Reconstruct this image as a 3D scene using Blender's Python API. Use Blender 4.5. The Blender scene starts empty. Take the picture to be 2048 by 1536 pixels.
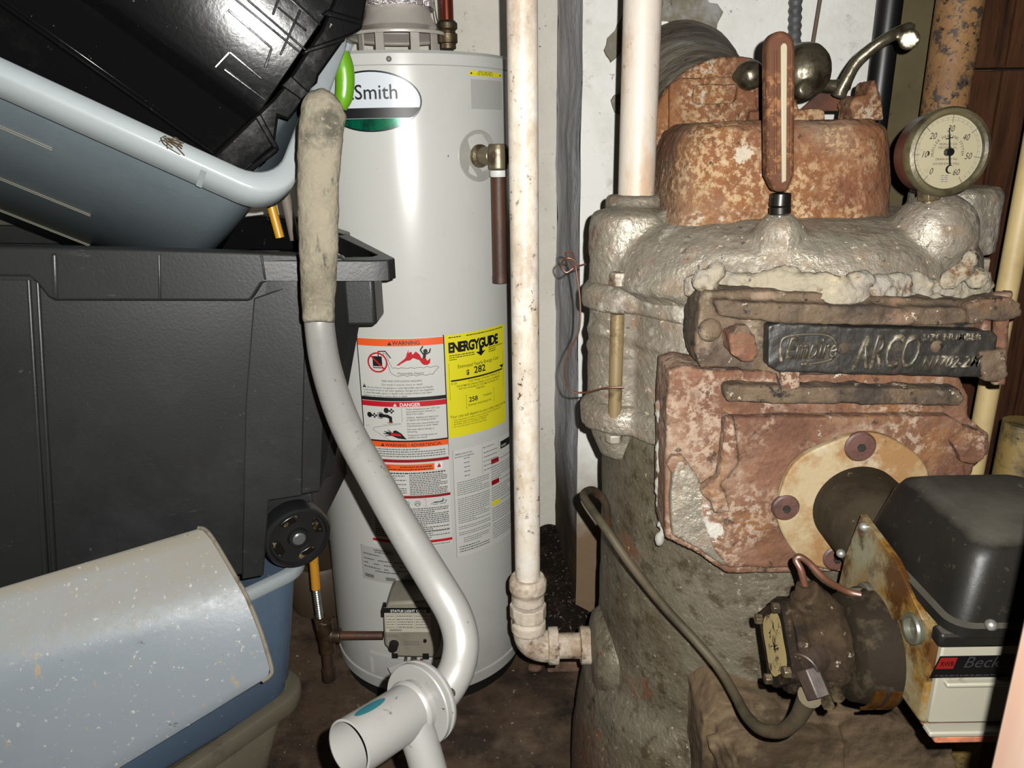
import bpy, bmesh, math, random
import numpy as np
from mathutils import Vector, Matrix, noise

# ------------------------------------------------------------------ camera, light, exposure
F = 1500.0                       # focal length in pixels of the 2048 px wide frame
PITCH = math.radians(17.6); ROLL = math.radians(0.9); CAMZ = 1.26
O_ = Vector((0, 0, CAMZ))
FW = Vector((0, math.cos(PITCH), -math.sin(PITCH)))
R0 = Vector((1, 0, 0)); U0 = Vector((0, math.sin(PITCH), math.cos(PITCH)))
RT = R0*math.cos(ROLL) - U0*math.sin(ROLL)
UP = U0*math.cos(ROLL) + R0*math.sin(ROLL)
C = bpy.context.scene.collection
scn = bpy.context.scene
cam = bpy.data.cameras.new('camera'); cam.sensor_width = 36; cam.lens = 36*F/2048; cam.clip_start = 0.01
co = bpy.data.objects.new('camera', cam); C.objects.link(co)
m = Matrix((RT, UP, -FW)).transposed().to_4x4(); m.translation = O_
co.matrix_world = m
scn.camera = co
PW = 150.0
fl = bpy.data.lights.new('phone_flash', 'POINT'); fl.energy = PW; fl.shadow_soft_size = 0.0025; fl.color = (1, 0.985, 0.95)
flo = bpy.data.objects.new('phone_flash', fl); C.objects.link(flo); flo.location = (0.019, 0.005, CAMZ+0.014)
w = bpy.data.worlds.new('world'); scn.world = w; w.use_nodes = True
w.node_tree.nodes['Background'].inputs[0].default_value = (1.0, 0.98, 0.95, 1)
w.node_tree.nodes['Background'].inputs[1].default_value = 0.015
vs = scn.view_settings; vs.view_transform = 'Standard'; vs.look = 'None'; vs.gamma = 1; vs.use_curve_mapping = False; vs.exposure = 0.0

# ------------------------------------------------------------------ picture rays into the place
def ray(px, py): return FW + RT*((px-1024)/F) + UP*((768-py)/F)
def P(px, py, Y): d = ray(px, py); return O_ + d*(Y/d.y)
def PZ(px, py, z): d = ray(px, py); return O_ + d*((z-CAMZ)/d.z)
def PX(px, py, X): d = ray(px, py); return O_ + d*(X/d.x)
def V(*a): return Vector(a)

# ------------------------------------------------------------------ materials
def lin(v):
    v /= 255.0
    return v/12.92 if v <= 0.04045 else ((v+0.055)/1.055)**2.4
def A(r, g, b, d=1.0, k=1.1):      # albedo of a surface that reads r,g,b in the flash at d metres
    f = 39.5*d*d/PW*k
    return tuple(min(0.9, lin(x)*f) for x in (r, g, b)) + (1,)
def mat(name, base, layers=(), rough=0.6, metal=0.0, bump=None, spec=0.5, trans=None, coat=0.0, coords='Object', emit=None):
    M = bpy.data.materials.new(name); M.use_nodes = True
    nt = M.node_tree; N = nt.nodes; L = nt.links
    bs = N['Principled BSDF']
    tc = N.new('ShaderNodeTexCoord')
    def vec(st):
        if not st: return tc.outputs[coords]
        mp = N.new('ShaderNodeMapping'); mp.inputs['Scale'].default_value = st
        L.new(tc.outputs[coords], mp.inputs['Vector']); return mp.outputs['Vector']
    def nz(s, det, dist, st, kind='noise', ro=0.6):
        if kind == 'voro':
            n = N.new('ShaderNodeTexVoronoi'); n.inputs['Scale'].default_value = s
            L.new(vec(st), n.inputs['Vector']); return n.outputs['Distance']
        n = N.new('ShaderNodeTexNoise'); n.inputs['Scale'].default_value = s; n.inputs['Detail'].default_value = det
        n.inputs['Roughness'].default_value = ro; n.inputs['Distortion'].default_value = dist
        L.new(vec(st), n.inputs['Vector']); return n.outputs['Fac']
    col = N.new('ShaderNodeRGB'); col.outputs[0].default_value = base; cur = col.outputs[0]
    rv = N.new('ShaderNodeValue'); rv.outputs[0].default_value = rough; rc = rv.outputs[0]
    mv = N.new('ShaderNodeValue'); mv.outputs[0].default_value = metal; mc = mv.outputs[0]
    for l in layers:
        kind = l.get('t', 'noise')
        if kind == 'axis':
            sp = N.new('ShaderNodeSeparateXYZ'); L.new(tc.outputs[coords], sp.inputs[0]); src = sp.outputs[l['ax']]
            nn = nz(l.get('s', 12), 4, 0, None)
            ma = N.new('ShaderNodeMath'); ma.operation = 'MULTIPLY_ADD'; ma.inputs[1].default_value = l.get('w', 0.08); L.new(nn, ma.inputs[0]); L.new(src, ma.inputs[2]); src = ma.outputs[0]
        elif kind == 'up':                  # dust settled on upward faces; on the burner cover also painted top light
            ge = N.new('ShaderNodeNewGeometry'); sp = N.new('ShaderNodeSeparateXYZ'); L.new(ge.outputs['Normal'], sp.inputs[0]); src = sp.outputs[2]
            ma = N.new('ShaderNodeMath'); ma.operation = 'MULTIPLY_ADD'; ma.inputs[1].default_value = l.get('w', .3); L.new(nz(l.get('s', 12), 8, 0, None, ro=.7), ma.inputs[0]); L.new(src, ma.inputs[2]); src = ma.outputs[0]
        else:
            src = nz(l['s'], l.get('det', 8), l.get('dist', 0), l.get('st'), kind, l.get('ro', 0.7))
        mr = N.new('ShaderNodeMapRange'); sh = .045 if (kind == 'noise' and l['s'] >= 25 and l['lo'] >= .62) else 0
        mr.inputs['From Min'].default_value = l['lo']-sh; mr.inputs['From Max'].default_value = l['hi']-sh
        L.new(src, mr.inputs['Value']); fac = mr.outputs['Result']
        if l.get('m'):                      # broken up by a second noise
            n2 = nz(l['m'][0], 5, 0, (1.3, 0.9, 1.1)); m2 = N.new('ShaderNodeMapRange')
            m2.inputs['From Min'].default_value = l['m'][1]; m2.inputs['From Max'].default_value = l['m'][2]; L.new(n2, m2.inputs['Value'])
            mu = N.new('ShaderNodeMath'); mu.operation = 'MULTIPLY'; L.new(fac, mu.inputs[0]); L.new(m2.outputs[0], mu.inputs[1]); fac = mu.outputs[0]
        if l.get('a', 1) != 1:
            mu = N.new('ShaderNodeMath'); mu.operation = 'MULTIPLY'; L.new(fac, mu.inputs[0]); mu.inputs[1].default_value = l['a']; fac = mu.outputs[0]
        mx = N.new('ShaderNodeMixRGB'); L.new(fac, mx.inputs[0]); L.new(cur, mx.inputs[1]); mx.inputs[2].default_value = l['c']; cur = mx.outputs[0]
        for key, which in (('r', 0), ('me', 1)):
            if key in l:
                mm = N.new('ShaderNodeMix'); mm.data_type = 'FLOAT'
                L.new(fac, mm.inputs[0]); L.new((rc, mc)[which], mm.inputs[2]); mm.inputs[3].default_value = l[key]
                if which == 0: rc = mm.outputs[0]
                else: mc = mm.outputs[0]
    L.new(cur, bs.inputs['Base Color']); L.new(rc, bs.inputs['Roughness']); L.new(mc, bs.inputs['Metallic'])
    bs.inputs['Specular IOR Level'].default_value = spec
    bs.inputs['Coat Weight'].default_value = coat; bs.inputs['Coat Roughness'].default_value = 0.12
    if bump:
        prev = None
        for (s, st, dist) in bump:
            b = N.new('ShaderNodeBump'); b.inputs['Strength'].default_value = st; b.inputs['Distance'].default_value = dist
            L.new(nz(s, 5, 0, None), b.inputs['Height'])
            if prev: L.new(prev, b.inputs['Normal'])
            prev = b.outputs[0]
        L.new(prev, bs.inputs['Normal'])
    if trans:
        tr = N.new('ShaderNodeBsdfTransparent'); ms = N.new('ShaderNodeMixShader'); ms.inputs[0].default_value = trans
        L.new(bs.outputs[0], ms.inputs[1]); L.new(tr.outputs[0], ms.inputs[2]); L.new(ms.outputs[0], N['Material Output'].inputs['Surface'])
    return M
def flat(name, rgb, d=1.5, rough=0.5, metal=0, spec=0.4): return mat(name, A(*rgb, d), rough=rough, metal=metal, spec=spec)

# ------------------------------------------------------------------ mesh kit
class MB:
    def __init__(s): s.v = []; s.f = []
    def add(s, vs, fs):
        o = len(s.v); s.v += [Vector(a) for a in vs]; s.f += [tuple(i+o for i in f) for f in fs]; return s
    def box(s, lo, hi):
        x0, y0, z0 = lo; x1, y1, z1 = hi
        return s.add([(x0,y0,z0),(x1,y0,z0),(x1,y1,z0),(x0,y1,z0),(x0,y0,z1),(x1,y0,z1),(x1,y1,z1),(x0,y1,z1)],
                     [(0,3,2,1),(4,5,6,7),(0,1,5,4),(1,2,6,5),(2,3,7,6),(3,0,4,7)])
    def hexa(s, b4, t4):
        return s.add(list(b4)+list(t4), [(3,2,1,0),(4,5,6,7),(0,1,5,4),(1,2,6,5),(2,3,7,6),(3,0,4,7)])
    def prism(s, poly, off):
        n = len(poly); off = Vector(off)
        return s.add([Vector(p) for p in poly]+[Vector(p)+off for p in poly],
                     [tuple(range(n)), tuple(range(2*n-1, n-1, -1))]+[(i, (i+1) % n+0, (i+1) % n+n, i+n)[::-1] for i in range(n)])
    def slab(s, pts, Y, thick):             # outline seen in the plane Y, given its own thickness
        return s.prism([P(x, y, Y) for x, y in pts], (0, thick, 0))
    def rings(s, rs, closed=True, cap0=True, cap1=True):
        n = len(rs[0]); vs = [p for r in rs for p in r]; fs = []
        for i in range(len(rs)-1):
            for j in range(n if closed else n-1):
                k = (j+1) % n; fs.append((i*n+j, i*n+k, (i+1)*n+k, (i+1)*n+j))
        if cap0: fs.append(tuple(range(n-1, -1, -1)))
        if cap1: fs.append(tuple((len(rs)-1)*n+j for j in range(n)))
        return s.add(vs, fs)
    def lathe(s, c, prof, axis=(0,0,1), segs=48, a0=0, a1=2*math.pi, cap=True):
        ax = Vector(axis).normalized(); h = Vector((1,0,0)) if abs(ax.x) < 0.9 else Vector((0,0,1))
        e1 = (h-ax*h.dot(ax)).normalized(); e2 = ax.cross(e1); c = Vector(c)
        full = abs(a1-a0-2*math.pi) < 1e-6; n = segs if full else segs+1
        rs = [[c+ax*z+(e1*math.cos(a0+(a1-a0)*j/segs)+e2*math.sin(a0+(a1-a0)*j/segs))*r for j in range(n)] for r, z in prof]
        return s.rings(rs, full, cap and full, cap and full)
    def cyl(s, a, b, r, r2=None, segs=24, cap=True):
        a = Vector(a); b = Vector(b); return s.lathe(a, [(r, 0), (r if r2 is None else r2, (b-a).length)], b-a, segs, cap=cap)
    def tube(s, path, r, segs=16, smooth=6, cap=True):
        pts = [Vector(p) for p in path]; n = len(pts)
        rr = list(r) if isinstance(r, (list, tuple)) else [r]*n
        if smooth and n > 2:
            q = []; qr = []
            for i in range(n-1):
                p0 = pts[max(i-1, 0)]; p1 = pts[i]; p2 = pts[i+1]; p3 = pts[min(i+2, n-1)]
                for k in range(smooth):
                    t = k/smooth
                    q.append(0.5*((2*p1)+(p2-p0)*t+(2*p0-5*p1+4*p2-p3)*t*t+(3*p1-p0-3*p2+p3)*t**3)); qr.append(rr[i]*(1-t)+rr[i+1]*t)
            q.append(pts[-1]); qr.append(rr[-1]); pts, rr = q, qr; n = len(pts)
        t = (pts[1]-pts[0]).normalized(); h = Vector((0,0,1)) if abs(t.z) < 0.9 else Vector((1,0,0)); e = (h-t*h.dot(t)).normalized(); rs = []
        for i in range(n):
            t = (pts[min(i+1, n-1)]-pts[max(i-1, 0)]).normalized(); e = (e-t*e.dot(t)).normalized(); g = t.cross(e)
            rs.append([pts[i]+(e*math.cos(2*math.pi*j/segs)+g*math.sin(2*math.pi*j/segs))*rr[i] for j in range(segs)])
        return s.rings(rs, True, cap, cap)
    def ball(s, c, r, segs=20, sc=(1,1,1)):
        n0 = len(s.v); s.lathe((0,0,0), [(max(1e-4, math.sin(math.pi*i/12)), -math.cos(math.pi*i/12)) for i in range(13)], segs=segs)
        for i in range(n0, len(s.v)):
            p = s.v[i]; s.v[i] = Vector((p.x*r*sc[0], p.y*r*sc[1], p.z*r*sc[2]))+Vector(c)
        return s
    def hexnut(s, a, b, r): return s.cyl(a, b, r, segs=6)

def loc_of(o):
    p = Vector((0,0,0))
    while o: p += Vector(o.location); o = o.parent
    return p
def obj(name, mb, material, parent=None, label=None, bevel=0, sharp=35, remesh=0, disp=0, dscale=0.03, solid=0, seg=2, kind=None, bang=40, weld=0):
    me = bpy.data.meshes.new(name); off = loc_of(parent) if parent else Vector((0,0,0))
    me.from_pydata([tuple(p-off) for p in mb.v], [], mb.f)
    bm = bmesh.new(); bm.from_mesh(me)
    if weld: bmesh.ops.remove_doubles(bm, verts=bm.verts, dist=weld)
    bmesh.ops.recalc_face_normals(bm, faces=bm.faces)
    bm.to_mesh(me); bm.free()
    for p in me.polygons: p.use_smooth = True
    me.set_sharp_from_angle(angle=math.radians(sharp))
    o = bpy.data.objects.new(name, me); C.objects.link(o); o.parent = parent
    if isinstance(material, (list, tuple)):
        for mm in material: me.materials.append(mm)
    else: me.materials.append(material)
    if solid:
        md = o.modifiers.new('solid', 'SOLIDIFY'); md.thickness = solid; md.offset = -1
    if bevel:
        md = o.modifiers.new('bevel', 'BEVEL'); md.width = bevel; md.segments = seg; md.limit_method = 'ANGLE'; md.angle_limit = math.radians(bang)
    if remesh:
        md = o.modifiers.new('remesh', 'REMESH'); md.mode = 'VOXEL'; md.voxel_size = remesh; md.use_smooth_shade = True
        sm = o.modifiers.new('smooth', 'SMOOTH'); sm.factor = 0.5; sm.iterations = 2
        if disp:
            tx = bpy.data.textures.new(name+'_tex', 'CLOUDS'); tx.noise_scale = dscale; tx.noise_depth = 3
            dm = o.modifiers.new('disp', 'DISPLACE'); dm.texture = tx; dm.strength = disp; dm.mid_level = 0.5; dm.texture_coords = 'LOCAL'
    if label: o['label'] = label
    if kind: o['kind'] = kind
    return o
def thing(name, label, cat, loc=(0,0,0), group=None):
    o = bpy.data.objects.new(name, None); C.objects.link(o); o.location = loc; o.empty_display_size = 0.05
    o['label'] = label; o['category'] = cat
    if group: o['group'] = group
    return o
def tag(o, label, cat, group=None):
    o['label'] = label; o['category'] = cat
    if group: o['group'] = group
    return o
def struct(name, mb, m, **k): o = obj(name, mb, m, **k); o['kind'] = 'structure'; return o

def glyphs(txt, size, align='LEFT', bold=0.0, shear=0.0, width=1.0, spacing=1.0):
    cu = bpy.data.curves.new('t', 'FONT'); cu.body = txt; cu.size = size; cu.align_x = align; cu.align_y = 'BOTTOM_BASELINE'
    cu.offset = bold*size; cu.shear = shear; cu.space_character = spacing; cu.resolution_u = 3; cu.fill_mode = 'FRONT'
    o = bpy.data.objects.new('t', cu); C.objects.link(o)
    dg = bpy.context.evaluated_depsgraph_get(); me = bpy.data.meshes.new_from_object(o.evaluated_get(dg))
    vs = [(v.co.x*width, v.co.y) for v in me.vertices]; fs = [tuple(p.vertices) for p in me.polygons]
    bpy.data.objects.remove(o); bpy.data.curves.remove(cu); bpy.data.meshes.remove(me)
    return vs, fs
def glyph_solid(mb, g, f, depth):          # f maps (x, y, h) to the place
    vs, fs = g; n = len(vs)
    ec = {}
    for q in fs:
        for i in range(len(q)):
            a, b = q[i], q[(i+1) % len(q)]; k = (min(a, b), max(a, b)); ec[k] = ec.get(k, 0)+1
    side = [(a, b, b+n, a+n) for (a, b), c in ec.items() if c == 1]
    mb.add([f(x, y, 0) for x, y in vs]+[f(x, y, depth) for x, y in vs], list(fs)+[tuple(i+n for i in reversed(q)) for q in fs]+side)

# flat printed panels: 2-D art laid on a surface given by f(x, y, lift)
class Art:
    def __init__(s, f, parent, name): s.f = f; s.p = parent; s.name = name; s.b = {}; s.lv = {}
    def mbs(s, m, lift):
        if m.name not in s.b: s.b[m.name] = (m, MB())
        return s.b[m.name][1]
    def rect(s, m, x0, y0, x1, y1, h=1, nx=None):
        nx = nx or max(1, int(abs(x1-x0)/0.012)); ny = 1; mb = s.mbs(m, h); vs = []; fs = []
        for i in range(nx+1):
            for y in (y0, y1): vs.append(s.f(x0+(x1-x0)*i/nx, y, h))
        for i in range(nx): fs.append((2*i, 2*i+2, 2*i+3, 2*i+1))
        mb.add(vs, fs)
    def poly(s, m, pts, h=1): s.mbs(m, h).add([s.f(x, y, h) for x, y in pts], [tuple(range(len(pts)))])
    def strip(s, m, x0, x1, lo, hi, h=1, n=24):
        xs = [x0+(x1-x0)*(.5-.5*math.cos(math.pi*i/n)) for i in range(n+1)]
        s.mbs(m, h).add([s.f(x, q(x), h) for x in xs for q in (lo, hi)], [(2*i, 2*i+2, 2*i+3, 2*i+1) for i in range(n)])
    def line(s, m, pts, wd, h=1, closed=False):
        mb = s.mbs(m, h); pts = [Vector((x, y)) for x, y in pts]
        if closed: pts.append(pts[0])
        for a, b in zip(pts[:-1], pts[1:]):
            d = (b-a)
            if d.length < 1e-7: continue
            d.normalize(); nn = Vector((-d.y, d.x))*wd/2; a2 = a-d*wd*0.3; b2 = b+d*wd*0.3
            mb.add([s.f(*q, h) for q in (a2-nn, b2-nn, b2+nn, a2+nn)], [(0,1,2,3)])
    def ring(s, m, cx, cy, rx, ry, wd, h=1, a0=0, a1=2*math.pi, n=40):
        mb = s.mbs(m, h); vs = []
        for i in range(n+1):
            a = a0+(a1-a0)*i/n
            for q in (0, wd): vs.append(s.f(cx+(rx-q)*math.cos(a), cy+(ry-q)*math.sin(a), h))
        mb.add(vs, [(2*i, 2*i+2, 2*i+3, 2*i+1) for i in range(n)])
    def disc(s, m, cx, cy, rx, ry, h=1, n=40): s.poly(m, [(cx+rx*math.cos(2*math.pi*i/n), cy+ry*math.sin(2*math.pi*i/n)) for i in range(n)], h)
    def text(s, m, t, x, y, size, h=1, **k):
        vs, fs = glyphs(t, size, **k); s.mbs(m, h).add([s.f(x+a, y+b, h) for a, b in vs], fs)
    def dashes(s, m, x0, y, x1, hgt, h=1, rnd=None):   # print too small to read
        x = x0; rnd = rnd or random
        while x < x1-0.001:
            l = min(rnd.uniform(0.002, 0.007), x1-x); s.rect(m, x, y, x+l, y+hgt, h, nx=1); x += l+0.0012
    def done(s, label=None):
        top = None
        for m, mb in s.b.values():
            o = obj(s.name if top is None else m.name.split('.')[0], mb, m, s.p if top is None else (top or s.p))
            if top is None: top = o
        if label: top['label'] = label
        return top

random.seed(7)
# ------------------------------------------------------------------ materials of the place
DIRT = dict(c=A(60,50,38,1.5), s=7, lo=.5, hi=.75, a=.5)
m_wall = mat('whitewashed_plaster', A(186,183,173,2.15), [
    dict(c=A(160,155,142,2.1), s=3, lo=.45, hi=.75, a=.55), dict(c=A(150,150,155,2.1), s=1.1, lo=.5, hi=.7, a=.35, st=(1,1,.25)),
    dict(c=A(60,55,48,2.1), s=60, lo=.66, hi=.72, m=(5,.45,.6)), dict(c=A(120,110,95,2.1), s=25, lo=.6, hi=.72, m=(4,.5,.65), a=.6),
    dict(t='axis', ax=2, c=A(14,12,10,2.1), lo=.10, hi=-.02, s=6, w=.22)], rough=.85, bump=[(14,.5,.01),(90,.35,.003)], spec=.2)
m_pier = mat('whitewashed_brick', A(214,214,208,1.85), [
    dict(c=A(175,172,160,1.8), s=4, lo=.45, hi=.7, a=.5), dict(c=A(90,85,75,1.8), s=40, lo=.66, hi=.74, m=(5,.45,.6)),
    dict(c=A(110,95,75,1.8), s=18, lo=.58, hi=.72, m=(3,.5,.62), a=.6), dict(t='axis', ax=2, c=A(120,100,78,1.8), lo=.62, hi=.40, s=9, w=.25)], rough=.85, bump=[(12,.5,.008),(80,.3,.003)], spec=.2)
m_conc = mat('bare_grey_concrete', A(205,205,208,2.0), [
    dict(c=A(140,138,136,2.0), s=9, lo=.45, hi=.7, a=.7, st=(2,2,.3)), dict(c=A(30,28,26,2.0), s=45, lo=.66, hi=.72, m=(6,.5,.6)),
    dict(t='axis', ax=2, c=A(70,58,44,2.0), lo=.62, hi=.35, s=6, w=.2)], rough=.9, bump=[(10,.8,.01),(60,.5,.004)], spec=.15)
m_floor = mat('dirty_concrete_floor', A(62,48,36,2.0), [
    dict(c=A(92,78,64,2.0), s=3.5, lo=.45, hi=.7, a=.8), dict(c=A(30,22,16,2.0), s=5, lo=.48, hi=.62, a=.85),
    dict(c=A(150,145,135,2.0), s=50, lo=.68, hi=.72), dict(c=A(14,11,8,2.0), s=2.0, lo=.52, hi=.6, a=.8)], rough=.75, bump=[(30,.5,.005)], spec=.3)
m_olive = mat('olive_painted_board', A(92,83,58,1.8), [dict(c=A(66,58,40,1.8), s=5, lo=.45, hi=.7, a=.6), dict(c=A(30,26,20,1.8), s=40, lo=.7, hi=.75)], rough=.8, spec=.2)
m_brown = mat('brown_plank_wood', A(74,44,26,1.6), [
    dict(c=A(36,20,12,1.6), s=10, lo=.4, hi=.7, st=(6,6,.35), dist=.6), dict(c=A(96,62,38,1.6), s=4, lo=.5, hi=.75, a=.5, st=(3,3,.5)),
    dict(c=A(20,10,6,1.6), s=55, lo=.62, hi=.7, st=(4,4,.3), a=.6)], rough=.85, bump=[(40,.3,.002)], spec=.15)
m_pipewhite = mat('flaking_white_pipe_paint', A(243,232,214,1.2), [
    dict(c=A(168,136,106,1.2), s=9, lo=.47, hi=.66, a=.85, st=(1,1,.4)), dict(c=A(214,190,160,1.2), s=30, lo=.5, hi=.6, a=.6, st=(1,1,.5)), dict(c=A(255,252,245,1.2), s=14, lo=.5, hi=.65, a=.7),
    dict(c=A(92,62,38,1.2), s=85, lo=.64, hi=.68, m=(7,.42,.58)), dict(c=A(40,28,20,1.2), s=120, lo=.68, hi=.71, m=(4,.45,.6))],
    rough=.42, bump=[(60,.35,.002)], spec=.35)
m_fitting = mat('rusty_white_fitting', A(222,208,188,1.2), [
    dict(c=A(150,118,88,1.2), s=16, lo=.47, hi=.62, a=.8), dict(c=A(98,62,38,1.2), s=60, lo=.56, hi=.66, m=(10,.4,.55)),
    dict(c=A(55,38,26,1.2), s=30, lo=.64, hi=.72, a=.8)], rough=.6, bump=[(50,.6,.004)], spec=.3)
m_pipe2 = mat('cream_white_pipe_paint', A(244,232,216,1.06), [
    dict(c=A(204,176,148,1.1), s=26, lo=.52, hi=.62, a=.5, st=(1,1,.4)),
    dict(c=A(222,184,148,1.1), s=7, lo=.47, hi=.66, a=.9, st=(1,1,.4)), dict(c=A(150,95,55,1.1), s=70, lo=.66, hi=.7, m=(5,.45,.6))],
    rough=.5, bump=[(60,.3,.002)], spec=.3)
m_brownpipe = mat('pitted_tan_pipe_paint', A(150,112,72,1.52), [
    dict(c=A(112,80,50,1.52), s=8, lo=.45, hi=.7, a=.8), dict(c=A(66,56,50,1.65), s=60, lo=.50, hi=.56, m=(9,.42,.54)),
    dict(c=A(38,26,18,1.65), s=90, lo=.62, hi=.66)], rough=.6, bump=[(60,.7,.004)], spec=.3)
m_cream = mat('aged_cream_pipe_paint', A(206,182,130,1.35), [dict(c=A(170,142,96,1.35), s=10, lo=.5, hi=.72, a=.6), dict(c=A(80,64,40,1.35), s=70, lo=.7, hi=.74)], rough=.5, spec=.35)
m_olivepipe = mat('spotted_ochre_pipe', A(150,124,68,1.25), [dict(c=A(88,76,44,1.2), s=20, lo=.48, hi=.62), dict(c=A(40,32,18,1.2), s=70, lo=.64, hi=.7)], rough=.6, bump=[(50,.5,.003)])
m_blackpipe = mat('black_painted_pipe', A(16,16,17,1.7), rough=.4, spec=.5)
m_copper = mat('red_copper', A(128,60,44,1.6), [dict(c=A(110,60,42,1.8), s=20, lo=.5, hi=.7)], rough=.3, metal=.8)
m_brass = mat('tarnished_brass', A(92,80,58,1.7), [dict(c=A(48,40,30,1.7), s=30, lo=.45, hi=.6)], rough=.45, metal=.7, bump=[(60,.5,.003)])
m_conduit = mat('grey_ribbed_conduit', A(92,94,94,1.75), [dict(c=A(50,50,50,1.75), s=20, lo=.5, hi=.7)], rough=.5, metal=.3)
m_cement = mat('rough_grey_cement', A(150,142,126,1.7), [
    dict(c=A(180,178,172,1.7), s=8, lo=.55, hi=.68, a=.7), dict(c=A(84,74,60,1.7), s=5, lo=.4, hi=.62, a=.8), dict(c=A(50,46,42,1.7), s=40, lo=.64, hi=.7)],
    rough=.9, bump=[(14,.9,.012),(70,.5,.003)], spec=.15)

# ------------------------------------------------------------------ the room
struct('floor', MB().box((-1.8,-.6,-.05), (1.75,2.4,0)), m_floor)
xl = P(1112,500,2.2).x; xr = P(1160,500,1.8).x; xo = P(1762,60,1.8).x
sub = []
def gridwall(name, a, b, c, d, m, n=(30,30), amp=.006):   # a b bottom, c d top, a little uneven like old plaster
    mb = MB(); vs = []; fs = []
    for j in range(n[1]+1):
        for i in range(n[0]+1):
            u = i/n[0]; v = j/n[1]; p = (Vector(a)*(1-u)+Vector(b)*u)*(1-v)+(Vector(d)*(1-u)+Vector(c)*u)*v
            q = noise.noise(p*6)*amp+noise.noise(p*23)*amp*.35
            vs.append(p+Vector((q, q, 0)) if 0 < v < 1 else p)
    for j in range(n[1]):
        for i in range(n[0]): k = j*(n[0]+1)+i; fs.append((k, k+1, k+n[0]+2, k+n[0]+1))
    mb.add(vs, fs); return struct(name, mb, m, sharp=180)
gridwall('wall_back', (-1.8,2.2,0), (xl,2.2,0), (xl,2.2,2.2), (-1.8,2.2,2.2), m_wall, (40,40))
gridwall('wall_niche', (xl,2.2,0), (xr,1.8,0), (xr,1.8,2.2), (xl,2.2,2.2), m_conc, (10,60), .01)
gridwall('wall_chimney', (xr,1.8,0), (xo,1.8,0), (xo,1.8,2.2), (xr,1.8,2.2), m_pier, (20,60), .004)
struct('wall_left', MB().box((-1.85,-.6,0), (-1.8,2.2,2.2)), m_wall)
# olive board beside the chimney, brown planks at the right
struct('trim_1', MB().box((xo,1.77,0), (P(1935,100,1.78).x+.06,1.83,2.2)), m_olive, bevel=.004)
m_seam = mat('dark_seam', A(22,14,9,1.6), rough=.9)
mb = MB(); x = P(1905,140,1.62).x
for wd in (.105, .16, .2, .3, .3):
    mb.box((x,1.62,0), (x+wd-.004,1.65,P(2020,140,1.62).z)); mb.box((x,1.615,P(2020,140,1.62).z+.004), (x+wd-.003,1.65,2.2)); x += wd
struct('wall_right', mb, m_brown, bevel=.003)
# cement smears where the flue goes into the chimney breast
m_smear = mat('grey_mortar', A(118,112,98,1.8), [dict(c=A(150,150,148,1.8), s=14, lo=.5, hi=.65, a=.8), dict(c=A(70,66,60,1.8), s=30, lo=.6, hi=.7)], rough=.9, bump=[(30,.8,.006)], spec=.1)
def smear(pts, Y=1.797, t=.006):
    mb = MB(); c = sum((P(x, y, Y) for x, y in pts), Vector())/len(pts); out = []
    n = len(pts)
    for i in range(n):
        for k in range(5):
            p = P(*pts[i], Y).lerp(P(*pts[(i+1) % n], Y), k/5); o_ = (p-c).normalized(); out.append(p+o_*noise.noise(p*40)*.016)
    mb.prism(out, (0, .01, 0)); i0 = len(mb.v)
    for i in range(len(out)): mb.v[i] = c+(mb.v[i]-c)*.93+Vector((0, -t, 0))
    return mb
mb = smear([(1316,-40),(1380,-30),(1445,25),(1432,60),(1478,110),(1500,165),(1440,160),(1380,90),(1316,60)])
mb2 = smear([(1248,22),(1252,90),(1220,128),(1208,100),(1235,40)]); mb.add(mb2.v, mb2.f)
mb2 = smear([(1246,175),(1250,250),(1228,232),(1226,205)]); mb.add(mb2.v, mb2.f)
mb2 = smear([(1300,320),(1345,330),(1350,352),(1300,345)]); mb.add(mb2.v, mb2.f)
struct('trim_2', mb, m_smear)
mb = smear([(1322,48),(1350,44),(1362,56),(1340,64),(1322,62)], t=.012); mb2 = smear([(1405,88),(1425,92),(1432,110),(1412,105)], t=.012); mb.add(mb2.v, mb2.f)
mb2 = smear([(1435,105),(1462,135),(1478,152),(1470,120),(1450,95)], t=.01); mb.add(mb2.v, mb2.f)
struct('trim_3', mb, m_pier)

# ------------------------------------------------------------------ pipes of the room
def pipe(mb, px0, px1, Y, r, ext0=0, ext1=0, segs=32):
    a = P(*px0, Y); b = P(*px1, Y); x = (a.x+b.x)/2
    mb.cyl((x, Y, a.z+ext0), (x, Y, b.z-ext1), r, segs=segs); return x
# white return pipe between heater and boiler
Y = 1.08; x1 = P(1050,600,Y).x; r1 = .0205
ze = P(1068,1292,Y).z
t = thing('return_pipe', 'tall white pipe with rust specks standing between the white water heater and the boiler', 'pipe', (x1, Y, ze))
obj('riser', MB().cyl((x1,Y,P(1050,1160,Y).z-.03), (x1,Y,2.2), r1, segs=40), m_pipewhite, t)
zc = P(1052,1165,Y).z
mb = MB().lathe((x1,Y,0), [(r1,zc+.012),(.027,zc+.012),(.031,zc+.004),(.031,zc-.010),(.0275,zc-.018),(.0275,zc-.035),(.0225,zc-.036)], segs=32)
obj('coupling', mb, m_fitting, t, remesh=.0016, disp=.0015, dscale=.01)
zn = P(1055,1225,Y).z
mb = MB().lathe((x1,Y,0), [(.022,zn+.017),(.0305,zn+.017),(.0305,zn-.008),(.022,zn-.008)], segs=10)
obj('union_nut', mb, m_fitting, t, remesh=.0016, disp=.001, dscale=.01)
mb = MB(); xe = x1+.045
mb.tube([(x1,Y,zn-.008),(x1,Y,ze+.028),(x1+.006,Y,ze+.010),(x1+.022,Y,ze),(x1+.04,Y,ze)], .026, segs=28)
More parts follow.
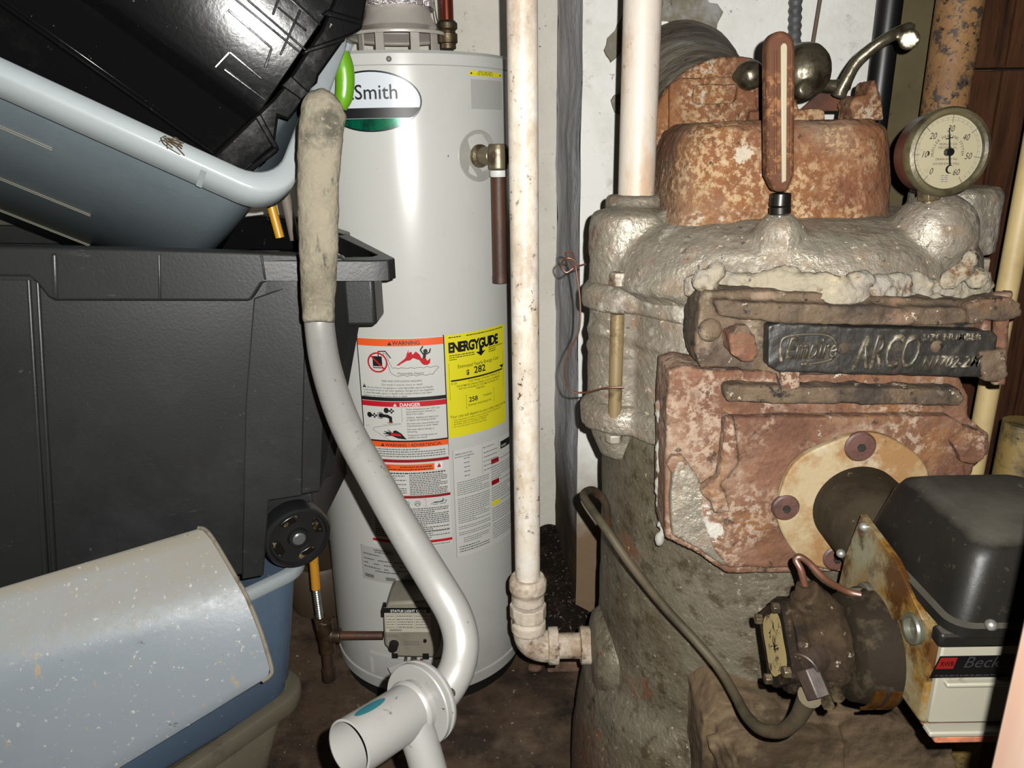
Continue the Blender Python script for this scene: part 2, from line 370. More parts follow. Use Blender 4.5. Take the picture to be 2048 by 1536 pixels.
mb.lathe((x1+.034,Y,ze), [(.023,0),(.031,0),(.031,.017),(.023,.017)], (1,0,0)); mb.lathe((x1,Y,ze+.052), [(.023,0),(.0295,0),(.0295,-.018),(.023,-.018)], (0,0,1))
obj('elbow', mb, m_fitting, t, remesh=.0018, disp=.0015, dscale=.012)
mb = MB().cyl((x1+.04,Y,ze), (x1+.13,Y,ze), .0215).lathe((x1+.088,Y,ze), [(.022,0),(.0315,0),(.0315,.022),(.022,.022)], (1,0,0))
obj('nipple', mb, m_fitting, t, remesh=.0018, disp=.0015, dscale=.012)
# white supply pipe rising from the boiler
Y = 1.08; x2 = P(1282,100,Y).x; zb = P(1268,392,Y).z
t = thing('supply_pipe', 'thick white painted pipe rising from the top left of the boiler', 'pipe', (x2,Y,zb))
obj('riser', MB().cyl((x2,Y,zb-.01), (x2,Y,2.2), .0252, segs=40), m_pipe2, t)
# black pipe, tan pipe, cream pipe, ochre pipe on the right
Y = 1.66; mb = MB(); xx = pipe(mb, (1778,0), (1755,230), Y, .0245, .5, 1.2)
tag(obj('black_pipe', mb, m_blackpipe), 'slim black pipe against the olive board behind the boiler lever', 'pipe')
Y = 1.5; mb = MB(); xx = pipe(mb, (1921,0), (1888,220), Y, .040, .5, 1.2, 40)
tag(obj('tan_pipe', mb, m_brownpipe), 'thick tan pipe with pitted flaking paint behind the round gauge', 'pipe')
Y = 1.2; mb = MB(); xx = pipe(mb, (2040,450), (1946,940), Y, .0165, .6, .95, 32)
tag(obj('cream_pipe', mb, m_cream), 'narrow cream pipe in front of the brown planks right of the boiler', 'pipe')
Y = 1.12; a = P(2042,900,Y); mb = MB().cyl((a.x,Y,0), (a.x,Y,P(2060,845,Y).z), .033, segs=32)
tag(obj('ochre_pipe', mb, m_olivepipe), 'ochre spotted pipe stub at the right edge behind the black burner cover', 'pipe')
# conduit and rod behind the boiler
Y = 1.74; a = P(1593,-60,Y); b = P(1588,110,Y); mb = MB(); prof = []; n = 26
L_ = (a-b).length+.25
for i in range(n*2+1): prof.append((.0145 if i % 2 else .0118, L_*i/(2*n)))
mb.lathe(b, prof, a-b, segs=20)
tag(obj('flexible_conduit', mb, m_conduit), 'grey ribbed flexible conduit coming down behind the long red thermometer', 'conduit')
mb = MB().cyl(P(1622,110,1.72), P(1650,-60,1.72), .0042, segs=10)
tag(obj('hanging_rod', mb, mat('rusty_rod', A(96,80,64,1.7), rough=.7)), 'thin rusty rod hanging beside the grey ribbed conduit', 'rod')
# ------------------------------------------------------------------ water heater
HX, HY, HR = -.221, 1.70, .24
def hz(px, py, r=HR):
    d = ray(px, py); dx, dy = d.x, d.y; fx, fy = -HX, -HY
    a = dx*dx+dy*dy; b = 2*(dx*fx+dy*fy); c = fx*fx+fy*fy-r*r; q = max(0, b*b-4*a*c); tt = (-b-math.sqrt(q))/(2*a)
    p = O_+d*tt; return math.atan2(p.x-HX, -(p.y-HY)), p.z
def hp(th, z, lift=0): r = HR+lift; return Vector((HX+r*math.sin(th), HY-r*math.cos(th), z))
ht = thing('water_heater', 'tall white cylindrical gas water heater with warning labels standing on the floor', 'water heater', (HX,HY,0))
m_ht = mat('white_enamel', A(196,196,190,1.52), [dict(c=A(165,163,152,1.5), s=2.5, lo=.5, hi=.8, a=.35), dict(c=A(50,48,45,1.5), s=55, lo=.74, hi=.77),
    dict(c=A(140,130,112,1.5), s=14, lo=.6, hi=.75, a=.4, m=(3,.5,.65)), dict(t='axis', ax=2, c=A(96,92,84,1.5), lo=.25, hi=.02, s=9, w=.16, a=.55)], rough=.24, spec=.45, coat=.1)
ZT = P(880,97,HY-HR).z
ZS = P(860,127,HY-HR).z
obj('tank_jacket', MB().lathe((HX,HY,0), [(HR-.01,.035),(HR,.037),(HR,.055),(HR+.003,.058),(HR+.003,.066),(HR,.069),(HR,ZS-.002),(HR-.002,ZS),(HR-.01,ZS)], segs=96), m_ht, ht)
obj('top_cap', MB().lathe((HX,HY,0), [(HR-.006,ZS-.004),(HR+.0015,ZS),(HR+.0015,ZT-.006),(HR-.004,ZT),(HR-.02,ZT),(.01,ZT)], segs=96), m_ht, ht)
m_blk = flat('black_plastic', (20,20,20), 1.5, .5)
obj('base_skirt', MB().lathe((HX,HY,0), [(HR-.012,0),(HR-.012,.04)], segs=64), m_blk, ht)
m_speck = flat('rivet_grey', (120,118,112), 1.5, .4)
obj('cap_screw', MB().ball(hp(*hz(778,118), .002), .005), m_speck, ht)
# access panel at the foot
th0, z0 = hz(742,1310); th1, _ = hz(955,1310)
mb = MB()
for a in (th0, th1):
    mb.rings([[hp(a-.02, z, -.004), hp(a-.012, z, .006), hp(a+.012, z, .006), hp(a+.02, z, -.004)] for z in (.075, z0)])
n = 24; zt_ = hz(742,1302)[1]
for zz, dz in ((zt_, .010),):
    mb.rings([[hp(th0+(th1-th0)*i/n, zz-dz, -.004), hp(th0+(th1-th0)*i/n, zz-dz, .005), hp(th0+(th1-th0)*i/n, zz, .005), hp(th0+(th1-th0)*i/n, zz, -.004)] for i in range(n+1)])
obj('access_panel', mb, m_ht, ht)
# draft hood
m_chrome = mat('dusty_galvanized', A(215,208,198,1.7), [dict(c=A(120,108,95,1.6), s=9, lo=.5, hi=.7, a=.7, r=.7, me=.1)], rough=.30, metal=.5, bump=[(12,.25,.01)])
m_foil = mat('crumpled_foil', A(235,228,230,1.8), [dict(c=A(120,60,72,1.65), s=14, lo=.55, hi=.66, a=.8)], rough=.2, metal=.75, bump=[(26,1.0,.03),(60,.6,.01)])
m_rusto = mat('orange_rust', A(150,84,46,1.5), [dict(c=A(80,44,26,1.5), s=18, lo=.45, hi=.62)], rough=.85, bump=[(50,.5,.003)])
cx = P(800,90,HY).x; cy = HY
zb_ = P(800,78,HY).z
obj('draft_hood', MB().lathe((cx,cy,0), [(.108,zb_),(.106,zb_+.006),(.078,zb_+.020),(.068,zb_+.040),(.062,zb_+.075),(.058,zb_+.10)], segs=48, cap=False), m_chrome, ht, solid=.0015)
for a in (-2.5, -1.9, -1.1, -.55, .6, 2.2):
    mb = MB()
    c0 = Vector((cx+.088*math.cos(a), cy+.088*math.sin(a), 0)); tt = Vector((-math.sin(a), math.cos(a), 0))*.009
    o2 = Vector((math.cos(a), math.sin(a), 0))*.0015
    mb.hexa([c0-tt-o2+V(0,0,ZT-.002), c0+tt-o2+V(0,0,ZT-.002), c0+tt+o2+V(0,0,ZT-.002), c0-tt+o2+V(0,0,ZT-.002)], [c0-tt-o2+V(0,0,zb_+.012), c0+tt-o2+V(0,0,zb_+.012), c0+tt+o2+V(0,0,zb_+.012), c0-tt+o2+V(0,0,zb_+.012)])
    obj('hood_leg', mb, m_chrome, ht)
obj('flue_collar', MB().lathe((cx,cy,0), [(.075,ZT-.004),(.078,ZT+.008),(.060,ZT+.010),(.060,ZT-.004)], segs=40), m_rusto, ht)
# foil duct (its own thing)
mb = MB(); prof = []
for i in range(16): prof.append((.060+.003*math.sin(i*2.1)+(.012 if i < 2 else 0), zb_+.055+i*.03))
mb.lathe((cx,cy,0), prof, segs=56, cap=False)
for i, p in enumerate(mb.v):
    q = noise.noise(p*28)*.009+noise.noise(p*70)*.004; d = Vector((p.x-cx, p.y-cy, 0)).normalized(); mb.v[i] = p+d*q
tag(obj('vent_duct', mb, m_foil, solid=.001, sharp=12), 'crumpled silver foil vent duct rising from the top of the white water heater', 'duct')
# cold water pipe with union
Y = HY-.03; x = P(894,40,Y).x; zz = lambda py: P(894,py,Y).z
t = thing('copper_water_pipe', 'short reddish copper pipe with brass union rising from the water heater top', 'pipe', (x,Y,ZT))
obj('copper_tube', MB().cyl((x,Y,zz(50)), (x,Y,2.2), .0135), m_copper, t)
obj('brass_union', MB().lathe((x,Y,0), [(.0165,zz(98)),(.0165,zz(88)),(.020,zz(86)),(.020,zz(68)),(.0165,zz(66)),(.016,zz(62)),(.0205,zz(58)),(.0205,zz(47)),(.015,zz(41))], segs=12), m_brass, t)
obj('wire', MB().tube([P(868,0,Y), P(872,30,Y), P(880,62,Y-.02)], .0012, segs=6), m_brass, t)
# --- labels
pk = flat('black_print', (22,22,24), 1.5, .45); pr = flat('red_print', (192,22,38), 1.5, .45); po = flat('orange_print', (236,92,34), 1.5, .45)
pw = flat('white_sheet', (205,205,198), 1.5, .35); py_ = flat('yellow_sheet', (226,216,40), 1.5, .4); pg = mat('green_foil', A(0,112,78,1.5), [dict(c=A(10,70,52,1.5), s=40, lo=.45, hi=.6)], rough=.25, metal=.4)
pgr = flat('grey_print', (92,92,92), 1.5, .45); pwt = flat('white_print', (232,230,225), 1.5, .4); pkd = flat('dark_red_print', (150,16,30), 1.5, .4); pdr = flat('clear_sheet', (176,176,170), 1.5, .25)
def harea(tl, br, tr=None):
    a, z1 = hz(*tl); b, z0 = hz(*br)
    W = (b-a)*HR; H = z1-z0
    return (lambda x, y, h: hp(a+x/HR, z0+y, .0004+h*.00035)), W, H
# badge
ca, cz = hz(741,203); fb = lambda x, y, h: hp(ca+x/HR, cz+y, .0004+h*.00035)
B = Art(fb, ht, 'maker_badge'); sx = .001; rx, ry = .094, .053
el = lambda x, a_, b_: b_*math.sqrt(max(0, 1-(x/a_)**2))
B.strip(flat('black_rim', (18,30,28), 1.5, .3), -rx, rx, lambda x: -el(x,rx,ry), lambda x: el(x,rx,ry), 0)
ix, iy = rx-.003, ry-.003
B.strip(flat('white_badge', (214,220,226), 1.5, .25), -ix, ix, lambda x: -el(x,ix,iy), lambda x: el(x,ix,iy), 1)
def band(y0, y1, m, h):
    w_ = ix*math.sqrt(1-(y0/iy)**2); B.strip(m, -w_, w_, lambda x: max(y1, -el(x,ix,iy)), lambda x: y0, h)
band(-.011, -.029, pk, 2); band(-.0295, -.0499, pg, 2)
B.text(pk, 'Smith', -.030, .004, .036, 2, bold=.006, spacing=1.0); B.text(pk, 'A.O.', -.088, .004, .030, 2, bold=.02)
B.done('oval green white and black maker badge')
# small yellow sticker and clear patch
f_, W, H = harea((938,141), (1002,156)); B = Art(f_, ht, 'yellow_sticker'); B.rect(py_, 0, 0, W, H, 0)
B.text(pk, '1993 F369 0293', W*.22, H*.55, .0062, 1); B.text(pk, 'U.S. Gov Pat No. 5,', W*.2, H*.15, .0055, 1, bold=.01)
B.poly(pk, [(W*.03,H*.7),(W*.09,H*.5),(W*.03,H*.2)]); B.poly(pk, [(W*.97,H*.7),(W*.91,H*.5),(W*.97,H*.2)]); B.done()
f_, W, H = harea((941,158), (1004,220)); B = Art(f_, ht, 'clear_patch'); B.rect(pdr, 0, 0, W, H, 0); B.done()
# warning sheet
f_, W, H = harea((714,673), (905,1086)); Wt = W
B = Art(f_, ht, 'warning_label')
Y_ = lambda py: H*(1-(py-673)/413.0)                   # picture row -> height on the sheet
Xf = lambda q: W*q
B.rect(pw, 0, 0, W, H, 0)
bw = .0022
B.line(pk, [(0,Y_(868)),(0,H),(W,H),(W,Y_(868))], bw, 2)
B.rect(pk, 0, Y_(869), W, Y_(866), 2); B.rect(pk, 0, Y_(790), W, Y_(783), 2)
B.rect(po, 0, Y_(688), W, Y_(675), 1); B.rect(pr, 0, Y_(801), W, Y_(791), 1); B.rect(po, 0, Y_(880), W, Y_(869), 1)
B.text(pk, 'WARNING', W*.42, Y_(685.5), .0115, 2, bold=.012); B.text(pwt, 'DANGER', W*.46, Y_(800), .0105, 2, bold=.02)
B.text(pk, 'WARNING / ADVERTENCIA', W*.26, Y_(878), .0095, 2, bold=.012)
def tri(m, x, y, s, h=2, ex=None):
    B.poly(m, [(x,y),(x+s,y),(x+s/2,y+s*.9)], h)
    B.rect(ex or pw, x+s*.46, y+s*.28, x+s*.54, y+s*.65, h+1)
tri(pk, W*.365, Y_(686), .0085, 2, po); tri(pwt, W*.385, Y_(800), .0078, 2, pr); tri(pk, W*.205, Y_(878), .008, 2, po)
# can in a crossed ring, vapours, flames, figure
cx_, cy_ = W*.235, Y_(718); k = .001
B.rect(pk, cx_-.010, cy_-.012, cx_+.010, cy_+.013, 2); B.line(pk, [(cx_+.003,cy_+.013),(cx_+.003,cy_+.023),(cx_+.018,cy_+.024),(cx_+.028,cy_+.010)], .0022, 2)
B.rect(pw, cx_-.009, cy_-.010, cx_+.009, cy_-.008, 3)
B.ring(pr, cx_, cy_, .0215, .0215, .0034, 3); B.line(pr, [(cx_-.014,cy_+.014),(cx_+.014,cy_-.014)], .0034, 3)
wav = [(W*.40+ i*W*.5/14, Y_(728)+.0015*math.sin(i*2.4)) for i in range(15)]+[(W*.93,Y_(730)),(W*.88,Y_(737))]+[(W*.86-i*W*.44/12, Y_(742)+.0015*math.sin(i*2.2)) for i in range(13)]+[(W*.38,Y_(736)),(W*.36,Y_(722)),(W*.33,Y_(712)),(W*.31,Y_(700)),(W*.34,Y_(702)),(W*.37,Y_(716)),(W*.40,Y_(726))]
B.line(pk, wav, .0008, 2); B.text(pk, 'Flammable Vapors', W*.46, Y_(740), .0072, 2)
B.poly(pr, [(W*.45,Y_(723)),(W*.55,Y_(711)),(W*.60,Y_(700)),(W*.63,Y_(698)),(W*.64,Y_(704)),(W*.68,Y_(698)),(W*.72,Y_(704)),(W*.74,Y_(711)),(W*.78,Y_(709)),(W*.80,Y_(716)),(W*.84,Y_(712)),(W*.83,Y_(721)),(W*.80,Y_(724))], 2)
B.poly(pr, [(W*.565,Y_(706)),(W*.60,Y_(694)),(W*.595,Y_(703))], 2)
fx, fy = W*.775, Y_(701)
B.disc(pk, fx+.002, fy+.003, .0045, .0045, 2); B.line(pk, [(fx+.001,fy),(fx-.001,fy-.010)], .006, 2); B.line(pk, [(fx-.003,fy-.003),(fx-.008,fy+.006),(fx-.003,fy+.013)], .0028, 2); B.line(pk, [(fx+.004,fy-.003),(fx+.010,fy),(fx+.012,fy+.007)], .0028, 2)
B.line(pk, [(0,Y_(746)),(W,Y_(746))], .0007, 2)
B.text(pk, 'FIRE AND EXPLOSION HAZARD', W*.50, Y_(754), .0058, 2, align='CENTER'); B.text(pk, 'Can result in serious injury or death', W*.50, Y_(760.5), .0058, 2, align='CENTER')
for i, s_ in enumerate(['Do not store or use gasoline or other flammable vapors and liquids','in the vicinity of this or any other appliance. Storage of or use of gasoline','or other flammable vapors or liquids in the vicinity of this or any other','appliance may result in serious injury or death.']):
    B.text(pk, s_, W*(.085 if i == 0 else .03), Y_(766.5+i*5.2), .0054, 2, width=.93, bold=.006)
tri(pk, W*.025, Y_(766), .009)
# tap, hand, text
for (hx_, hy_) in ((W*.09,Y_(818)),(W*.30,Y_(808))):
    B.disc(pk, hx_, hy_, .0055, .006, 2)
    for q in range(4): B.disc(pk, hx_+.011+.0035*math.cos(q*1.57), hy_-.001+.0035*math.sin(q*1.57), .0022, .0022, 2, 10)
    B.line(pk, [(hx_+.004,hy_),(hx_+.010,hy_-.001)], .002, 2)
B.ring(pk, W*.225, Y_(818), .0075, .0075, .0012, 2); B.disc(pk, W*.23, Y_(818), .0052, .0052, 2)
B.line(pk, [(W*.23,Y_(818)),(W*.31,Y_(819)),(W*.345,Y_(822)),(W*.345,Y_(830))], .0068, 2)
B.text(pr, 'HOT', W*.30, Y_(833.5), .0062, 2, bold=.01, shear=.1)
B.poly(pk, [(W*.52,Y_(864)),(W*.46,Y_(852)),(W*.40,Y_(846)),(W*.37,Y_(847)),(W*.36,Y_(851)),(W*.30,Y_(849)),(W*.27,Y_(852)),(W*.31,Y_(855)),(W*.36,Y_(858)),(W*.42,Y_(862))], 2)
for a, b in (((.31,.30),(846,850)), ((.26,.32),(849,852)), ((.25,.33),(853,854)), ((.27,.35),(857,856))): B.line(pk, [(W*a[0],Y_(b[0])),(W*a[1]+W*.04,Y_(b[1]))], .0018, 2)
B.poly(pr, [(W*.33,Y_(851)),(W*.45,Y_(853)),(W*.46,Y_(858)),(W*.35,Y_(856))], 3); B.text(pr, 'BURN', W*.33, Y_(857), .0055, 4)
B.line(pk, [(W*.03,Y_(840)),(W*.30,Y_(835)),(W*.46,Y_(832))], .0005, 2); B.line(pk, [(W*.48,Y_(802)),(W*.48,Y_(830))], .0005, 2); B.line(pk, [(W*.46,Y_(834)),(W*.34,Y_(836)),(W*.14,Y_(842)),(W*.12,Y_(847)),(W*.32,Y_(866))], .0006, 2)
yy = 807
for s_ in ['Water temperature over 125 F can','cause severe burns instantly or','death from scalds.',None,'Children, disabled and elderly are','at highest risk of being scalded.',None,'See instruction manual before set-','ting temperature at water heater.',None,'Feel water before bathing or','showering.',None,'Temperature limiting valves are','available, see manual.']:
    if s_ is None: yy += 2.2; continue
    B.text(pk, s_, W*.53, Y_(yy), .0052, 2, width=.93, bold=.006); yy += 4.6
B.line(pk, [(W,Y_(868)),(W,Y_(902))], .0008, 2)
rd = random.Random(3)
def rows(a, m, x0, x1, py0, py1, step, hgt=.0021, yf=Y_, short=.3):
    y = py0
    while y < py1:
        xe_ = x1 if rd.random() > short else x0+(x1-x0)*rd.uniform(.4, .9)
        a.dashes(m, x0, yf(y), xe_, hgt, 1, rd); y += step
rows(B, pgr, W*.03, W*.97, 885, 900, 4.6)
B.rect(pkd, 0, Y_(910), W, Y_(904), 1); B.rect(po, W*.06, Y_(927), W*.82, Y_(914), 1); B.text(pk, 'WARNING:', W*.14, Y_(920), .0058, 2, bold=.01)
tri(pk, W*.07, Y_(926), .0095, 2, po); B.dashes(pk, W*.42, Y_(920), W*.80, .0022, 2); B.dashes(pk, W*.14, Y_(925), W*.80, .0022, 2)
B.rect(pwt, W*.83, Y_(926), W*.92, Y_(913), 1); B.poly(pr, [(W*.85,Y_(923)),(W*.90,Y_(923)),(W*.895,Y_(919)),(W*.875,Y_(914)),(W*.865,Y_(919))], 2)
B.dashes(pk, W*.05, Y_(933), W*.95, .0026, 1)
rows(B, pgr, W*.03, W*.48, 938, 978, 4.3); rows(B, pgr, W*.52, W*.97, 937, 980, 3.5, short=.1)
B.rect(pkd, 0, Y_(983), W, Y_(977.5), 1)
B.line(pgr, [(W*.40,Y_(986)),(W*.70,Y_(986)),(W*.70,Y_(1002)),(W*.40,Y_(1002))], .0005, 1, closed=True)
for q in (.18, .47, .60): B.ring(pk, W*q, Y_(994), .0062, .0062, .001, 1); B.line(pk, [(W*q-.004,Y_(996)),(W*q,Y_(992)),(W*q+.004,Y_(996))], .0012, 2)
B.line(pk, [(W*.76,Y_(997)),(W*.80,Y_(993)),(W*.95,Y_(992)),(W*.93,Y_(998)),(W*.78,Y_(998))], .001, 1); B.line(pk, [(W*.80,Y_(994.5)),(W*.9,Y_(994)),(W*.91,Y_(988))], .0018, 1)
rows(B, pgr, W*.05, W*.40, 1010, 1060, 4.2); rows(B, pgr, W*.50, W*.97, 1006, 1058, 4.0, .0024, short=.12)
B.rect(pr, W*.50, Y_(1057), W*.56, Y_(1055), 1); rows(B, pk, W*.05, W*.35, 1052, 1066, 4.5, .0024); rows(B, pgr, W*.58, W*.97, 1055, 1068, 4.2)
B.rect(pr, 0, Y_(1078), W, Y_(1072.5), 1); B.dashes(pgr, W*.3, Y_(1083), W*.97, .0018, 1)
B.done('tall white sheet with orange and red warning bands')
# energy guide
f_, W, H = harea((889,671), (1011,842)); B = Art(f_, ht, 'energy_label')
Y_ = lambda q: H*(1-q)
B.rect(py_, 0, 0, W, H, 0); B.text(pk, 'ENERGYGUIDE', W*.04, Y_(.165), .0285, 1, bold=.05, width=.73, spacing=.89)
B.poly(pk, [(W*.44,Y_(.20)),(W*.60,Y_(.20)),(W*.52,Y_(.245))], 2); B.rect(pk, W*.495, Y_(.205), W*.545, Y_(.15), 2)
B.dashes(pk, W*.05, Y_(.03), W*.22, .002); B.dashes(pk, W*.3, Y_(.03), W*.95, .002)
for q in (.20,.22,.24): B.dashes(pk, W*.05, Y_(q), W*(.42 if q < .24 else .15), .0018); B.dashes(pk, W*.66, Y_(q-.01), W*(.95 if q < .21 else .8), .0018)
B.line(pk, [(W*.04,Y_(.27)),(W*.96,Y_(.27)),(W*.96,Y_(.62)),(W*.04,Y_(.62))], .0006, 1, closed=True)
B.text(pk, 'Estimated Yearly Energy Cost', W*.16, Y_(.325), .0105, 1, width=.86, bold=.002); B.text(pk, '$', W*.28, Y_(.40), .015, 1, bold=.02); B.text(pk, '282', W*.40, Y_(.40), .0205, 1, bold=.02)
B.rect(pk, W*.06, Y_(.447), W*.93, Y_(.432), 1); B.poly(pk, [(W*.87,Y_(.395)),(W*.96,Y_(.395)),(W*.93,Y_(.432))], 1)
B.text(pk, '$ 226', W*.06, Y_(.475), .0055, 1); B.text(pk, '$ 276', W*.80, Y_(.475), .0055, 1); B.text(pk, 'Cost Range of Similar Models', W*.31, Y_(.475), .0064, 1)
for i, s_ in enumerate(['THE ESTIMATED ANNUAL ENERGY COST OF THIS MODEL','WAS NOT AVAILABLE AT THE TIME THE RANGE WAS','PUBLISHED']): B.text(pk, s_, W*.5, Y_(.508+i*.027), .0056, 1, align='CENTER', width=.8, bold=.004)
B.line(pk, [(W*.27,Y_(.60)),(W*.74,Y_(.60)),(W*.74,Y_(.73)),(W*.27,Y_(.73))], .0006, 1, closed=True)
B.text(pk, '258', W*.31, Y_(.672), .0145, 1, bold=.02); B.text(pk, 'THERMS', W*.54, Y_(.655), .0066, 1); B.text(pk, 'Estimated Yearly Energy Use', W*.295, Y_(.712), .0066, 1, width=.8, bold=.003)
B.text(pk, 'Your cost will depend on your utility rates and use', W*.03, Y_(.805), .0093, 1, width=.80)
for i, s_ in enumerate(['Cost range based on models of similar capacity fueled by NATURAL GAS','Estimated energy cost based on a national average','NATURAL GAS cost of $1.0933 per THERMS','For more information visit www.ftc.gov/energy']): B.text(pk, s_, W*.075, Y_(.832+i*.023), .0050, 1, width=.85); B.disc(pk, W*.05, Y_(.828+i*.023), .0006, .0006, 1, 8)
B.done('yellow energy cost label')
# spec sheet at the right
f_, W, H = harea((905,902), (1026,1060)); a0, zt0 = hz(905,902); W = max(W, .5*HR*0+W)
B = Art(f_, ht, 'temperature_label'); Y_ = lambda q: H*(1-q); H0 = H
B.rect(pw, 0, 0, W, H, 0); B.line(pk, [(0,0),(0,H),(W,H),(W,0)], .0006, 1, closed=True)
B.rect(pk, W*.72, Y_(.115), W*.93, Y_(.045), 1); B.text(pwt, 'ICON', W*.735, Y_(.10), .0072, 2, bold=.01)
B.line(pgr, [(W*.68,Y_(0)),(W*.68,Y_(.13))], .0005); B.line(pgr, [(0,Y_(.27)),(W*.6,Y_(.27))], .0005); B.line(pgr, [(W*.40,H),(W*.40,Y_(.27))], .0005)
B.text(pk, 'TEMPERATURE SETTING', W*.02, Y_(.045), .0046, 1, bold=.01, width=.85); B.text(pk, 'SEE INSTRUCTION MANUAL', W*.02, Y_(.07), .0046, 1, bold=.01, width=.8); B.text(pk, 'TIME TO PRODUCE 2nd', W*.41, Y_(.045), .0044, 1, bold=.01, width=.75)
yf = lambda q: H*(1-q/100.)
for q in (9, 13, 17, 21, 25): B.dashes(pgr, W*.14, yf(q), W*.22, .0018); B.dashes(pgr, W*.42, yf(q), W*.65, .0018)
yy = 30
for n_ in (4,2,3,5,3,2,2): rows(B, pgr, W*.04, W*.50, yy, yy+n_*1.9, 1.9, .0015, yf, .15); yy += n_*1.9+1.9
rows(B, pgr, W*.10, W*.48, yy, yy+4, 1.9, .0015, yf); rows(B, pk, W*.04, W*.48, 91, 96, 2.3, .0018, yf)
for y0_, c_ in ((20,pkd),(40,pkd),(60,py_)): B.rect(c_, W*.54, yf(y0_+2), W*.68, yf(y0_-2.5), 1); rows(B, pgr, W*.54, W*.96, y0_+5, y0_+17, 2.3, .0016, yf, .1); B.dashes(pgr, W*.70, yf(y0_), W*.96, .0016)
rows(B, pgr, W*.54, W*.96, 80, 95, 2.3, .0016, yf); B.done('white sheet of small print with black oval logo')
# rating sheet low down
f_, W, H = harea((722,1088), (820,1170)); B = Art(f_, ht, 'rating_label'); yf = lambda q: H*(1-q/100.)
B.rect(pdr, 0, 0, W, H, 0); B.line(pk, [(0,0),(0,H),(W,H),(W,0)], .0006, 1, closed=True)
for q, a_, b_ in ((8,.3,.7),(14,.32,.72),(24,.05,.42),(38,.05,.3),(38,.38,.65),(38,.72,.97),(50,.05,.15),(50,.28,.4),(50,.5,.72),(50,.82,.95),(62,.04,.42),(62,.5,.6),(62,.78,.97),(70,.3,.8)): B.dashes(pgr, W*a_, yf(q), W*b_, .0028)
for x0_, n_ in ((.05,22),(.52,22)):
    for i in range(n_): B.rect(pgr, W*x0_+i*.0011, yf(92), W*x0_+i*.0011+.0006*(1+(i*7 % 3)*.4), yf(82), 1, nx=1)
B.done('grey rating plate sheet')
# relief valve
th, z = hz(958,312); c = hp(th, z); nrm = Vector((math.sin(th), -math.cos(th), 0)); sd = Vector((math.cos(th), math.sin(th), 0))
m_steel = mat('bright_zinc', A(175,175,168,1.4), [dict(c=A(100,95,85,1.4), s=30, lo=.5, hi=.65)], rough=.3, metal=.8)
m_bronze = mat('tarnished_bronze', A(150,138,112,1.4), [dict(c=A(105,88,66,1.4), s=35, lo=.48, hi=.6), dict(c=A(215,212,200,1.4), s=20, lo=.62, hi=.68)], rough=.4, metal=.6, bump=[(60,.4,.002)])
m_rustpipe = mat('dark_rusted_pipe', A(92,56,38,1.35), [dict(c=A(60,42,32,1.35), s=10, lo=.45, hi=.65, st=(1,1,.3)), dict(c=A(150,72,36,1.35), s=8, lo=.6, hi=.75)], rough=.55, spec=.4, bump=[(60,.4,.002)])
mb = MB(); n = 40
ring_ = [hp(th+.047/HR*math.cos(2*math.pi*i/n), z+.047*math.sin(2*math.pi*i/n), .001) for i in range(n)]; ri = [hp(th+.05/HR*math.cos(2*math.pi*i/n), z+.05*math.sin(2*math.pi*i/n), -.001) for i in range(n)]
mb.rings([ri, ring_], True, False, True)
obj('escutcheon', mb, flat('grey_washer', (168,166,158), 1.5, .35), ht)
e = c+nrm*.055
rv = obj('relief_valve', MB().lathe(c-nrm*.005, [(.022,0),(.022,.012),(.017,.014),(.017,.045)], nrm, 24).lathe(e+V(0,0,.022), [(.001,0),(.017,0),(.019,-.01),(.019,-.045),(.0165,-.047)], (0,0,1), 24).cyl(e, e+sd*.024, .017), m_bronze, ht, remesh=.0013)
obj('valve_dial', MB().lathe(e+sd*.020, [(.018,0),(.019,.008),(.013,.011),(.012,.016),(.004,.018),(.001,.020)], sd, 24), m_steel, rv)
lv = e+sd*.041; obj('lever', MB().hexa([lv+V(0,-.006,-.048)-sd*.002, lv+V(0,-.006,-.048)+sd*.004, lv+V(0,.006,-.048)+sd*.004, lv+V(0,.006,-.048)-sd*.002], [lv+V(0,-.004,.008)-sd*.004, lv+V(0,-.004,.008)+sd*.002, lv+V(0,.004,.008)+sd*.002, lv+V(0,.004,.008)-sd*.004]), m_steel, rv, bevel=.001)
obj('sealing_tape', MB().lathe(e+V(0,0,-.026), [(.0165,0),(.0168,-.008),(.0155,-.012)], (0,0,1), 24), flat('white_tape', (235,235,228), 1.4), rv)
zb2 = P(998,565,e.y).z
obj('discharge_pipe', MB().lathe((e.x,e.y,0), [(.0145,e.z-.034),(.0150,zb2+.015),(.0157,zb2+.014),(.0157,zb2),(.012,zb2),(.012,zb2+.02)], segs=28), m_rustpipe, ht)
# gas valve
Yv = 1.375; yb = 1.465
gp = [(775,1206),(868,1200),(880,1222),(883,1262),(880,1295),(868,1317),(790,1315),(768,1290),(766,1232)]
m_gv = mat('grey_beige_plastic', A(150,144,128,1.4), [dict(c=A(110,103,90,1.4), s=12, lo=.5, hi=.7, a=.6)], rough=.5, bump=[(80,.2,.001)])
gv = obj('gas_valve', MB().slab(gp, Yv, .09), m_gv, ht, bevel=.006, bang=20)
q0 = P(765,1212,Yv-.0006); q1 = P(882,1212,Yv-.0006); q2 = P(765,1315,Yv-.0006); ex = (q1-q0).normalized(); ez = V(0,0,1); Wg = (q1-q0).length; Hg = (q0.z-q2.z)
fg = lambda x, y, h: q2+ex*x+ez*y+V(0,-h*.0004,0)
B = Art(fg, ht, 'status_plate'); B.p = ht
B.rect(flat('cream_plate', (205,200,182), 1.4, .4), Wg*.09, Hg*.50, Wg*.88, Hg*.97, 0)
